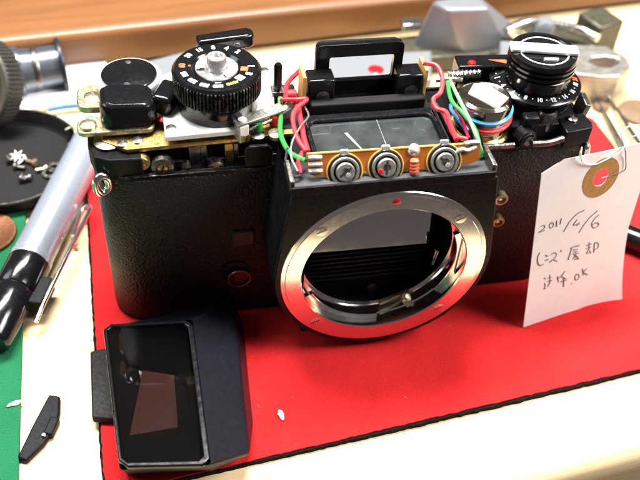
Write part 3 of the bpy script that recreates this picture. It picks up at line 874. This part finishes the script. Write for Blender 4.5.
screw('bracket_screw', br, tr(q.x-1.2, q.y+1.8, 60.6), 1.5, .7, STEEL, True, 60)
q = at(587, 105, 62)
ob('hinge_bar', bx(-.8, -1.4, -6, .9, 5, 3.0), DARKSTEEL, P, tr(q.x-.6, q.y, 60, 0, 8, -8), bevel=.3)

# ---- wires
W = lambda pts, r, m: ob('wire', tube([at(p[0]+random.uniform(-.5, .5), p[1]+random.uniform(-.5, .5), p[2]) for p in pts], r*.8), m, P)
W([(280, 99.5, 68), (297, 99.3, 69), (307, 99.8, 69.5), (296, 109, 69.5), (292.5, 120, 69), (297.5, 138, 68.5), (306, 151, 68.2)], .72, REDWIRE)
W([(300, 71, 66), (288, 84, 66), (286, 99, 66.5), (297, 105, 67.5), (301, 120, 67.5), (304, 139, 68), (308.5, 152, 68.3)], .85, REDWIRE)
W([(303, 152, 67.5), (299, 160, 67), (300, 173, 65)], .65, REDWIRE)
W([(280, 98, 67), (281, 117, 66), (281, 135, 65.5), (290, 152, 66.5), (305, 160.5, 67.6)], .8, GREENWIRE)
W([(305, 107, 68), (309, 116, 68.5), (301, 126, 69), (292, 142, 68.5), (291, 157, 67), (298, 171, 65.5)], .32, GREYWIRE)
W([(288, 148, 67), (286, 163, 65.5), (292, 176, 64.5), (301, 176, 64.5)], .45, DARKWIRE)
W([(423, 63, 71), (437, 66, 71), (442.5, 79, 70), (440, 93, 69), (433.5, 99.5, 68), (437, 108, 67.5), (446, 112, 67.5), (451, 125, 67.5), (456.5, 140, 68)], .8, REDWIRE)
W([(443, 111, 66.8), (449, 124, 66.8), (455, 136, 67.5), (468, 139, 68)], .7, REDWIRE)
W([(454, 110, 65.5), (462, 122, 66), (469, 139, 67.5)], .6, PURPLEWIRE)
W([(447, 82, 69), (452, 101, 69.5), (463, 114, 69.5), (474, 129, 69), (479, 143, 67), (481, 156, 64)], .7, GREENWIRE)
W([(450, 81, 69), (459, 100, 69.8), (470, 120, 69.8), (477, 138, 68.4), (482, 153, 64.5)], .6, PALEGREEN)
W([(445, 82, 68), (447, 94, 68), (458, 108, 68.6), (470, 126, 68.2), (476, 142, 67.4)], .42, DARKWIRE)
W([(451, 104, 66.5), (452, 111, 66), (460, 121, 65.5), (468, 131, 65)], .62, BLUEWIRE)
def spring():
    a, b = at(449, 75, 66), at(481, 73, 66)
    d = (b-a).normalized(); n = d.orthogonal().normalized(); m = d.cross(n)
    N = 170
    return tube([a+(b-a)*(i/N)+1.05*(math.cos(i*.75)*n+math.sin(i*.75)*m) for i in range(N)], .28, 6, smooth=False)
ob('tension_spring', spring(), STEEL, P)
ob('spring_hook', tube([at(436, 80, 65), at(449, 79, 65.5), at(462, 80, 65)], .7, 8), STEEL, P)

# ------------------------------------------------------------------ prism hood lying on the mat
t = thing('finder_housing', 'black finder housing with a dark glass window lying on the red mat', 'housing', (-56, -10, 0))
def quad(z, ins=0):
    c = [(-75.8, 8.2), (-51.4, 6.5), (-50.9, -39.7), (-72.6, -36.8)]
    if ins:
        cx = sum(p[0] for p in c)/4; cy = sum(p[1] for p in c)/4
        c = [(x+(cx-x)*ins, y+(cy-y)*ins) for x, y in c]
    return c
def poly_chamfer(c, r):
    out = []
    for i in range(len(c)):
        p0, p, p1 = Vector(c[i-1]), Vector(c[i]), Vector(c[(i+1) % len(c)])
        out += [tuple(p+(p0-p).normalized()*r), tuple(p+(p1-p).normalized()*r)]
    return out
HZ = 14.0
top = poly_chamfer([(-50.9, -39.7), (-51.4, 6.5), (-75.8, 8.2), (-72.6, -36.8)], 2.0)
ob('glass_frame', sheet(top, [poly_chamfer([(-52.6, -38.0), (-53.0, 5.3), (-74.6, 6.8), (-71.6, -35.6)], 1.2)], 1.6), BLACKGLOSS, t, tr(0, 0, HZ-1.6), bevel=.4)
# the slanted roof side and the lower body
def body():
    up = [(-51.0, -39.2, HZ-.2), (-51.5, 6.0, HZ-.2), (-75.6, 7.8, HZ-1.7), (-72.5, -36.4, HZ-1.7)]
    bm = B()
    A = [bm.verts.new(p) for p in ((-50.9, -39.6, HZ-.1), (-51.4, 6.4, HZ-.1), (-75.7, 8.1, HZ-1.7), (-72.5, -36.7, HZ-1.7))]
    M1 = [bm.verts.new(p) for p in ((-40.6, -33.5, 6.0), (-38.9, 16.8, 9.0))]
    Bt = [bm.verts.new(p) for p in ((-50.5, -33, 0.05), (-38.0, -20.6, 0.05), (-36.4, 14.2, 0.05), (-39.5, 19.0, 0.05), (-75, 14, 0.05), (-72, -31, 0.05))]
    a, b, c, d = A; m, n = M1; p, q, r, s, u, v = Bt
    for f in ((a, b, n, m), (m, n, r, q), (n, s, r), (b, c, u, s, n), (c, d, v, u), (d, a, p, v), (a, m, p), (m, q, p)):
        bm.faces.new(f)
    bm.faces.new((v, p, q, r, s, u))
    return bm
ob('roof_shell', body(), NAVY, t, bevel=.7, seg=3, smooth=35)
ob('window_glass', prism(poly_chamfer([(-52.4, -38.2), (-52.8, 5.5), (-74.8, 7.0), (-71.8, -35.8)], 1.2), HZ-.75, HZ-.1), SMOKED, t)
ob('inner_floor', prism([(-53.2, -38), (-53.6, 5.6), (-74.6, 7), (-71.4, -35.6)], HZ-1.68, HZ-1.5), BLACKMATT, t)
BROWNP = mat('brown_polygon', (0.24, 0.062, 0.036), 0.35, var=0.08, vscale=.05)
ob('window_polygon', prism([tuple(at(x, y, HZ-1.3)[:2]) for x, y in ((129.5, 436), (141, 381), (139, 371), (150, 372), (176, 376), (178, 428))], HZ-1.48, HZ-1.30), BROWNP, t)  # flat brown polygon under the window glass
ob('window_polygon', prism([tuple(at(x, y, HZ-1.1)[:2]) for x, y in ((150, 431), (177, 396), (179, 427))], HZ-1.29, HZ-1.22), mat('mauve_polygon', (0.24, 0.085, 0.075), 0.3, var=.05, vscale=.05), t)
ob('frame_bar', prism([tuple(at(x, y, HZ-1.2)[:2]) for x, y in ((170, 322), (173, 322), (181, 428), (178, 428))], HZ-1.45, HZ-.95), NAVY, t)
ob('side_tab', prism([(-80.6, 8.4), (-80.2, -14.0), (-74.0, -15.4), (-76.0, 9.0)], 0.1, 2.6), BLACKMATT, t, bevel=.5)

# ------------------------------------------------------------------ tag
A0 = Vector((47.2, 0.6, 0.1)); A1 = Vector((82.3, 9.6, 0.1))
TX = (A1-A0).normalized()
tp = at(541, 174, 54.0)
TY = (tp-A0); TY = (TY-TX*TY.dot(TX)).normalized()
TN = TX.cross(TY)
TM = Matrix(((TX.x, TY.x, TN.x, A0.x), (TX.y, TY.y, TN.y, A0.y), (TX.z, TY.z, TN.z, A0.z), (0, 0, 0, 1)))
TI = TM.inverted()
def on_tag(px, py):
    dd = (px-320)/FPX*_r - (py-240)/FPX*_u + _f
    tt = (A0-CAM).dot(TN)/dd.dot(TN)
    l = TI @ (CAM+dd*tt)
    return (l.x, l.y)
def warp(x, y):
    # the sheet bows a little and its lower right corner curls forward
    k = max(0.0, (x-20)/16)*max(0.0, (22-y)/22)
    return 0.9*math.sin(x/36*math.pi)*(y/60)*0.6 + 2.0*k*k
corner = [on_tag(523, 327), on_tag(617, 295), (34.6, 26.0), (36.2, 40.0), (37.4, 52.6), (32.6, 55.7)] + [on_tag(563.5, 158.5), on_tag(541.5, 173.5)]
hole_c = on_tag(599.5, 176.5)
outl = []
for i in range(len(corner)):
    a, b = Vector(corner[i]), Vector(corner[(i+1) % len(corner)])
    n = max(1, int((b-a).length/3))
    outl += [tuple(a.lerp(b, k/n)) for k in range(n)]
hole = circ(2.7, 24, *hole_c)
tg = ob('paper_tag', sheet(outl, [hole], 0.18, 2.5, warp), PAPER, None, TM, smooth=60)
tag(tg, 'white paper tag with handwriting and a brown ring, tied to the right strap lug', 'tag')
ob('reinforcement_ring', sheet(circ(6.3, 40, *hole_c), [circ(2.75, 24, *hole_c)], 0.12, None, lambda x, y: warp(x, y)+.2), KRAFT, tg, TM)
def ribbon(strokes, name, ox, oy, w=.17):
    bm = B()
    for st in strokes:
        if len(st) == 1:
            st = [st[0], (st[0][0]+6, st[0][1]+6)]
        p3 = []
        for x, y in st:
            u, v = on_tag(ox+x/8, oy+y/8)
            p3.append((u, v, warp(u, v)+.20))
        tube(p3, w*random.uniform(.8, 1.15), 6, 5, bm, flat=1.0)
    for v in bm.verts:
        pass
    return ob(name, bm, PENINK, tg, TM)
def oval(cx, cy, rx, ry, tilt=0):
    return [(cx+rx*math.cos(R(a))*math.cos(R(tilt))-ry*math.sin(R(a))*math.sin(R(tilt)), cy+rx*math.cos(R(a))*math.sin(R(tilt))+ry*math.sin(R(a))*math.cos(R(tilt))) for a in range(-80, 300, 40)]
ribbon([[(82, 168), (108, 158), (114, 175), (88, 200), (64, 216), (84, 210), (112, 198)], oval(166, 156, 15, 23, 20), [(206, 120), (206, 166)], [(243, 100), (234, 146)],
        [(426, 34), (370, 62), (310, 125), (262, 206)], [(368, 108), (345, 140), (342, 152), (388, 142)], [(388, 132), (372, 148), (366, 160)], [(530, 38), (470, 92), (420, 155), (382, 216)],
        [(542, 70), (506, 104), (484, 146), (500, 174), (530, 166), (542, 144), (520, 134), (490, 152)]], 'handwritten_date', 530, 205)
ribbon([[(76, 95), (58, 130), (58, 175), (74, 198), (102, 192)], [(120, 116), (136, 124)], [(118, 156), (142, 150)], [(160, 112), (188, 96), (206, 106), (190, 140), (148, 176), (176, 152), (212, 164)], [(238, 76), (246, 84)],
        [(318, 58), (350, 44), (386, 38)], [(326, 58), (312, 105), (298, 152)], [(336, 74), (374, 68)], [(340, 90), (372, 86)], [(334, 106), (382, 100)], [(352, 108), (346, 130), (332, 150)], [(356, 112), (384, 146)], [(344, 130), (376, 128)], [(348, 150), (372, 144)],
        [(446, 36), (482, 24)], [(466, 10), (464, 68)], [(440, 66), (478, 50)], [(462, 68), (444, 102), (472, 90)], [(470, 78), (480, 100)], [(508, 18), (504, 92)], [(508, 16), (536, 18), (538, 52), (508, 74)]], 'handwritten_name', 530, 240)
ribbon([[(108, 298), (122, 306)], [(112, 340), (118, 356), (108, 388), (122, 380)], [(154, 272), (156, 340)], [(140, 300), (166, 292)], [(136, 326), (172, 318)], [(152, 334), (138, 368)],
        [(216, 284), (222, 332)], [(206, 308), (238, 290)], [(274, 244), (246, 282)], [(244, 284), (282, 306)], [(262, 300), (264, 366)], [(240, 328), (288, 314)], [(324, 338), (328, 344)],
        oval(370, 290, 16, 24, 15), [(414, 224), (420, 276)], [(448, 224), (420, 252), (456, 272)]], 'handwritten_note', 530, 240)
def tagw(px, py, lift):
    u, v = on_tag(px, py)
    return TM @ Vector((u, v, warp(u, v)+lift))
ob('string', tube([tagw(601, 178, -.3), tagw(614, 172, .6), tagw(622.5, 168, .7), tagw(623.5, 158, .6), tagw(622.5, 147, .6), at(621, 134, 55), at(618, 124, 52)], .16, 6), THREADG, tg)
ob('string', tube([tagw(640, 128, 3), at(630, 138, 57), tagw(618, 148, 1.0), tagw(600, 159, .8), tagw(590, 163, .6), tagw(580, 160.5, .8), at(581, 155, 58), at(582, 147, 60)], .2, 6), THREAD, tg)
ob('string', tube([at(648, 124, 52), at(630, 126, 54), at(618, 134, 56)], .18, 6), THREAD, tg)

# ------------------------------------------------------------------ pen
pa = at(29, 264, 4.6); pb = at(90, 143, 4.6)
ax = (pb-pa).normalized()
PX = Matrix.Translation(pa) @ ax.to_track_quat('Z', 'Y').to_matrix().to_4x4()
t = thing('marker_pen', 'silver marker pen with a black cap and steel clip beside the camera', 'pen', (pa.x, pa.y, -2))
ob('barrel', lathe([(6.3, 0), (6.45, .4), (6.45, 2.6), (6.1, 2.9), (6.2, 3.2), (6.2, 60), (5.6, 70), (3, 72), (0, 72.3)], 48), PENBODY, t, PX)
ob('cap', lathe([(0, -31), (4.8, -31), (5.6, -30), (6.0, -15), (6.15, -12.4), (5.9, -12), (6.3, -11.5), (6.45, 0), (6.2, .1)], 48), BLACKGLOSS, t, PX)
g0 = at(40, 292, 8); g1 = at(86, 213, 8)
cl_c = ob('clip_block', bx(-2.4, -3.4, -7.5, 2.6, 2.0, 3.0), BLACKMATT, t, Matrix.Translation(at(43, 288, 4)) @ ax.to_track_quat('Z', 'Y').to_matrix().to_4x4(), bevel=.6)
ob('clip_wire', tube([at(36, 322, 3), at(47, 296, 5), at(70, 249, 6), at(88, 214, 6), at(90.5, 208, 5), at(88, 206, 4), at(82, 211, 3), at(77, 223, 3), at(73, 236, 3)], .75, 10, flat=1.0), CHROME, t)
ob('clip_wire', tube([at(76, 232, 2), at(74, 238, 1), at(75, 243, 1)], .9, 8), PALEBRASS, t)

# ------------------------------------------------------------------ small loose pieces
o = ob('plastic_catch', prism([tuple((at(x, y, 0)-Vector((-90.4, -7.6, 0)))[:2]) for x, y in ((26, 461), (17, 457), (33, 424), (49, 394), (60, 396), (59.5, 412), (56, 425), (44, 443))], 0, 2.0), CATCH, None, tr(-90.4, -7.6, -1.98), bevel=.5)
tag(o, 'small black plastic catch lying on the bare pine between the mats', 'catch')
q = at(53, 430, -2)
ob('catch_nib', bx(-1.3, -2.8, .2, 1.2, 2.6, 2.5), CATCH, o, tr(q.x, q.y, -1.98, 0, 0, -20), bevel=.4)
ob('catch_pin', lathe([(.55, 0), (.5, .9), (0, 1)], 12), STEEL, o, Matrix.Translation(at(44, 436, 0)))
def crumb():
    bm = B()
    bmesh.ops.create_icosphere(bm, subdivisions=2, radius=1)
    for v in bm.verts:
        v.co = Vector((v.co.x*.8, v.co.y*1.7, v.co.z*.7))*random.uniform(.8, 1.2)
    return bm
o = ob('crumb', crumb(), CRUMB, None, Matrix.Translation(at(281, 415, .6)) @ Matrix.Rotation(R(12), 4, 'Z'))
tag(o, 'tiny white crumb on the red mat in front of the lens mount', 'crumb')
q = at(-14, 235, -.3)
o = ob('coin', lathe([(0, .9), (8.3, .9), (8.6, 1.15), (9.4, 1.15), (9.6, .9), (9.6, .1), (9.4, 0), (0, 0)], 56), COPPER, None, Matrix.Translation((q.x, q.y, -.35)))
tag(o, 'worn copper coin lying on the green mat at the left', 'coin')
o = ob('metal_scrap', prism([(-2.6, -.7), (.6, -1.0), (2.6, .5), (.4, .9), (-1.6, .4)], 0, .3), DARKSTEEL, None, Matrix.Translation(at(15, 403.5, -.3)) @ Matrix.Rotation(R(10), 4, 'Z'), bevel=.1)
tag(o, 'small grey metal shaving on the edge of the green mat', 'scrap')

def lint():
    bm = B()
    for i in range(12):
        x, y = random.uniform(-70, 108), random.uniform(-28, 16)
        z0 = .05
        a = random.uniform(0, 6.28); l = random.uniform(.4, 1.5)
        p = [Vector((x, y, z0)), Vector((x+math.cos(a)*l*.5, y+math.sin(a)*l*.5, z0+random.uniform(.05, .3))), Vector((x+math.cos(a+.8)*l, y+math.sin(a+.8)*l, z0))]
        tube(p, random.uniform(.03, .06), 4, 3, bm)
    return bm
o = ob('lint', lint(), mat('lint', (.60, .20, .19), .9), None)
tag(o, kind='stuff', label='fine pale lint and fibres scattered over the red felt', cat='lint')
# dish with loose screws
q = at(8, 165, 0)
DX, DY = q.x, q.y
t = thing('parts_dish', 'shallow round black dish holding loose screws behind the pen', 'dish', (DX, DY, -2))
DM = tr(DX, DY, -1.98)
ob('bowl', lathe([(0, 0), (20, 0), (24.5, .6), (26, 4), (26.3, 6.4), (25.8, 6.8), (25.2, 6.3), (24.6, 3), (23, 1.6), (0, 1.4)], 72), BLACKMATT, t, DM)
ob('rim_line', lathe([(25.3, 6.5), (25.6, 6.95), (26.1, 6.95), (26.35, 6.5)], 72), DARKSTEEL, t, DM)
ob('wire_handle', tube([at(66, 130, 4), at(72, 127.5, 5), at(75.5, 132, 5), at(74, 140, 4), at(69, 145, 3)], .55, 8), PALEBRASS, t)
def small_screw(px, py, m, rot, lab):
    p = at(px, py, 0.4)
    t2 = thing('loose_screw', lab, 'screw', (p.x, p.y, -.5), 'loose screws in the dish')
    mw = tr(p.x, p.y, .5, 90, 0, rot)
    ob('head', lathe([(0, 0), (1.5, 0), (1.5, .7), (1.2, 1), (0, 1)], 16), m, t2, mw)
    ob('shank', lathe([(.7, -3), (.7, 0)], 10), m, t2, mw)
for px, py, m, r_, lab in ((10, 161, DARKSTEEL, 20, 'tiny dark screw left of the star washer in the black dish'), (23, 160, STEEL, 140, 'tiny steel screw touching the right side of the star washer'),
                           (17, 167, DARKSTEEL, 250, 'tiny dark screw just in front of the star washer'), (34, 163, BROWN, 60, 'brown screw in the middle of the black dish'),
                           (45, 169, PALEBRASS, 100, 'tiny brass screw beside the ring washers in the dish'), (23, 180, DARKSTEEL, 10, 'dark screw alone in the front half of the dish, left one'),
                           (29, 178, DARKSTEEL, 80, 'dark screw alone in the front half of the dish, right one')):
    small_screw(px, py, m, r_, lab)
def star():
    pts = []
    for i in range(14):
        r = random.uniform(2.2, 3.4) if i % 2 == 0 else 1.1
        pts.append((r*math.cos(math.pi*i/7), r*math.sin(math.pi*i/7)))
    return prism(pts, 0, .7)
o = ob('star_washer', star(), TRIM, None, Matrix.Translation(at(17, 157, .9)) @ Matrix.Rotation(R(12), 4, 'X'))
tag(o, 'bright toothed star washer among the screws in the black dish', 'washer')
for (px, py), lab in (((55, 168.5), 'shiny ring washer by the right rim of the black dish'), ((50, 174), 'darker ring washer in the dish, nearer the pen')):
    p = at(px, py, 0)
    o = ob('ring_washer', lathe([(1.5, 0), (1.5, .7), (2.6, .7), (2.6, 0), (1.5, 0)], 24), STEEL, None, Matrix.Translation(p))
    tag(o, lab, 'washer')

# white paper with a blue edge
o = ob('paper_sheet', prism([tuple(at(x, y, -1)[:2]) for x, y in ((-30, 121), (18, 118), (52, 107), (84, 104), (104, 100), (107, 66), (24, 72), (-40, 78))], -1.97, 1.4), WHITEPAPER, None, bevel=.4)
tag(o, 'white folded paper lying between the dish and the wooden board', 'paper')
ob('blue_edge', tube([at(48, 109.5, .6), at(66, 106.5, .6), at(84, 105, .6)], .9, 8, flat=1), BLUEP, o)

# loupe lying on its side at the far left, and a knurled ring in front of it
lp = at(14, 72, 8)
t = thing('loupe', 'dark metal loupe lying on its side by the board, far left', 'loupe', (lp.x, lp.y, -2))
LX = Matrix.Translation((lp.x, lp.y, 7.6)) @ Matrix.Rotation(R(11), 4, 'Z') @ Matrix.Rotation(R(90), 4, 'Y')
BLUED = mat('blued_steel', (.16, .18, .21), .3, .8, rvar=.03, var=.08)
ob('tube', lathe([(0, -8), (9.2, -8), (9.5, 2.6), (8.6, 3), (8.0, 8.5), (8.0, 17)], 48), BLUED, t, LX)
ob('flange', lathe([(8, 16.6), (10.4, 16.8), (10.6, 17.1), (10.6, 18.1), (10.4, 18.4), (0, 18.4)], 48), mat('blued_flange', (.03, .035, .045), .35, .6, rvar=.03), t, LX)
ob('tube_band', lathe([(8.3, 7), (8.5, 7.3), (8.5, 9), (8.3, 9.3)], 40), DARKSTEEL, t, LX)
rp = at(-17, 83, 14)
rx = Matrix.Translation((rp.x, rp.y, 14.2)) @ (Vector((-.55, -.62, .42)).normalized()).to_track_quat('Z', 'Y').to_matrix().to_4x4()
t = thing('lens_ring', 'grey knurled lens ring leaning on the loupe at the left edge', 'ring', (rp.x, rp.y, -2))
ob('grip', knurl(16.0, 16.6, -3.4, 3.4, 64), mat('grey_knurl', (.045, .045, .04), .45, .3), t, rx)
ob('bevel_face', lathe([(15.9, 3.3), (15.2, 4.2), (12.6, 3.6), (12.2, 2), (12.2, -3.2), (15.9, -3.3)], 56), mat('grey_bevel', (.08, .08, .07), .4, .4), t, rx)
ob('bore', lathe([(12.3, 2.2), (11.8, 2.2), (11.8, -3.2), (12.3, -3.2)], 48), BLACKMATT, t, rx)
# clear plastic block on the board face
q = at(77, 60, -2)
t2 = ob('plastic_sleeve', bx(-8, -3, 0, 8, 0, 17), FROST, None, tr(q.x, q.y-1.5, -1.98, 0, 0, 6), bevel=.6)
tag(t2, 'frosted clear plastic sleeve standing against the wooden board', 'sleeve')

# flat aluminium cover behind the shutter dial
o = ob('base_cover', prism([tuple(at(x, y, 8)[:2]) for x, y in ((141, 88), (176, 73), (240, 64), (240, 50), (182, 51.5), (148, 60))], -1.9, 8), ALU, None, bevel=1.2, seg=3)
tag(o, 'flat silver base cover lying on the bench behind the shutter dial', 'cover')

# ------------------------------------------------------------------ silver top cover behind the camera
t = thing('top_cover', 'silver camera top cover with a prism hump lying behind the camera', 'cover', (80, 130, -2))
def hump():
    bm = B()
    p = lambda v: bm.verts.new(v)
    A, Bq, D, C0 = at(469, 69, -1.9), at(517, 58, -1.9), at(402, 63, -1.9), at(520, 28, -1.9)
    T1, T2 = at(447, 10, 25), at(489, 8, 25)
    a, b, c, d = p(A), p(Bq), p(C0), p(D)
    a2, b2 = p(T1), p(T2)
    c2, d2 = p(T2+Vector((-1, 12, -.5))), p(T1+Vector((-3, 10, -1)))
    for f in ((a, b, b2, a2), (b, c, c2, b2), (c, d, d2, c2), (d, a, a2, d2), (a2, b2, c2, d2), (a, d, c, b)):
        bm.faces.new(f)
    return bm
ob('prism_hump', hump(), ALU, t, bevel=1.6, seg=3)
sl = [tuple(at(x, y, 11)[:2]) for x, y in ((566, 73), (600, 77), (620, 76), (631.5, 66), (627, 57), (606, 46), (566, 44))]
ox = [tuple(at(x, y, 11)[:2]) for x, y in ((588, 62), (597, 66), (611, 67), (620, 63), (618, 58), (604, 56), (592, 57))]
ob('winder_deck', sheet(sl, [ox], 13), ALUSIDE, t, tr(0, 0, -1.9), bevel=.8, seg=3)
ob('deck_well', prism([(x*1.0, y) for x, y in ox], -1.5, 6), mat('brown_well', (.16, .09, .06), .5), t)
ob('deck_bridge', prism([tuple(at(x, y, 11)[:2]) for x, y in ((500, 66), (566, 73), (566, 44), (500, 40))], -1.9, 11.0), ALU, t, bevel=.8)
ob('rewind_deck', prism([tuple(at(x, y, 9)[:2]) for x, y in ((318, 83), (432, 79), (432, 50), (335, 54), (316, 66))], -1.9, 9), ALU, t, bevel=1)
q = at(376, 69.5, 9)
ob('red_window', lathe([(0, .3), (2.6, .25), (3.2, 0)], 28), REDDOT, t, tr(q.x, q.y, 9))
ob('accessory_shoe', bx(-4, -2, 9, 5, 4, 12), STEEL, t, Matrix.Translation(Vector(at(408, 47, 0)).to_2d().to_3d()), bevel=.5)
# dark tray-like piece behind the top cover; left end paints the gap's shadow
def tray(name, px, z, h, m):
    pts = [tuple(at(x, y, z)[:2]) for x, y in px]
    return prism(pts, -1.95, h)
t = thing('housing_with_gap_shade', 'dark olive metal housing behind the silver top cover, its left end painted as gap shadow', 'housing', (120, 160, -2))
ob('shell', tray('s', ((380, 62), (508, 52), (596, 46), (607, 34), (596, 22), (520, 24), (376, 38)), 6, 6, OLIVE), OLIVE, t, bevel=1.2)
ob('inner_frame', tube([at(506, 30, 12), at(528, 22, 13), at(552, 24, 13), at(580, 30, 12), at(598, 38, 12)], 2.0, 10), STEEL, t)
ob('gear_post', lathe([(4.5, 8), (4.5, 13), (3, 15), (0, 15.4)], 24), ALU, t, Matrix.Translation(Vector(at(545, 26, 12)).to_2d().to_3d()))
ob('gear_post', lathe([(4, 8), (4, 12), (0, 13)], 24), PALEBRASS, t, Matrix.Translation(Vector(at(517, 38, 10)).to_2d().to_3d()))
ob('end_block', bx(-7, -6, -1.9, 7, 8, 14), OLIVE, t, Matrix.Translation(Vector(at(598, 34, 6)).to_2d().to_3d()) @ Matrix.Rotation(R(20), 4, 'Z'), bevel=1)

# tweezers, brown disc and dark rod on the right
t = thing('tweezers', 'steel tweezers lying open behind the paper tag', 'tweezers', (125, 95, -2))
def prong(a, b, w):
    d = (b-a).normalized(); n = Vector((-d.y, d.x, 0))
    return prism([tuple((a+n*w*.5)[:2]), tuple((a-n*w*.5)[:2]), tuple((b-n*w*1.5)[:2]), tuple((b+n*w*1.5)[:2])], -1.2, .4)
ob('prong', prong(at(598, 100, 0), at(630, 160, 0), .9), DARKSTEEL, t, bevel=.2)
ob('prong', prong(at(608, 96, 0), at(648, 158, 0), 1.0), STEEL, t, bevel=.2)
o = ob('brown_disc', lathe([(0, 2.2), (6, 2.0), (8.3, 1.2), (8.6, .5), (8.2, 0), (0, 0)], 40), BROWN, None, Matrix.Translation(at(640, 112, -1)) @ tr(0, 0, -.95))
tag(o, 'brown leather disc on the bench at the right, beyond the tweezers', 'disc')
o = ob('brown_shade_lump', lathe([(0, 2), (2.6, 1.8), (3.4, .8), (3, 0), (0, 0)], 32), BROWN, None, Matrix.Translation(at(600, 108, -1.9)))  # stands for the shadow and a brown thing under the cover
tag(o, 'small dark brown lump, partly painted shadow, in front of the silver top cover', 'shade lump')
ra = at(615, 231, 4); rb = at(662, 250, 4)
RX = Matrix.Translation(ra) @ (rb-ra).normalized().to_track_quat('Z', 'Y').to_matrix().to_4x4()
t = thing('screwdriver', 'dark handle of a small tool lying on the red mat behind the tag', 'screwdriver', (ra.x, ra.y, 0))
ob('handle', lathe([(0, 0), (3.6, .2), (4.0, 1), (4.0, 40), (0, 40.2)], 32), BLACKGLOSS, t, RX)
ob('sleeve', lathe([(0, -1.2), (3.2, -1), (3.4, 0), (3.2, .4)], 28), STEEL, t, RX)
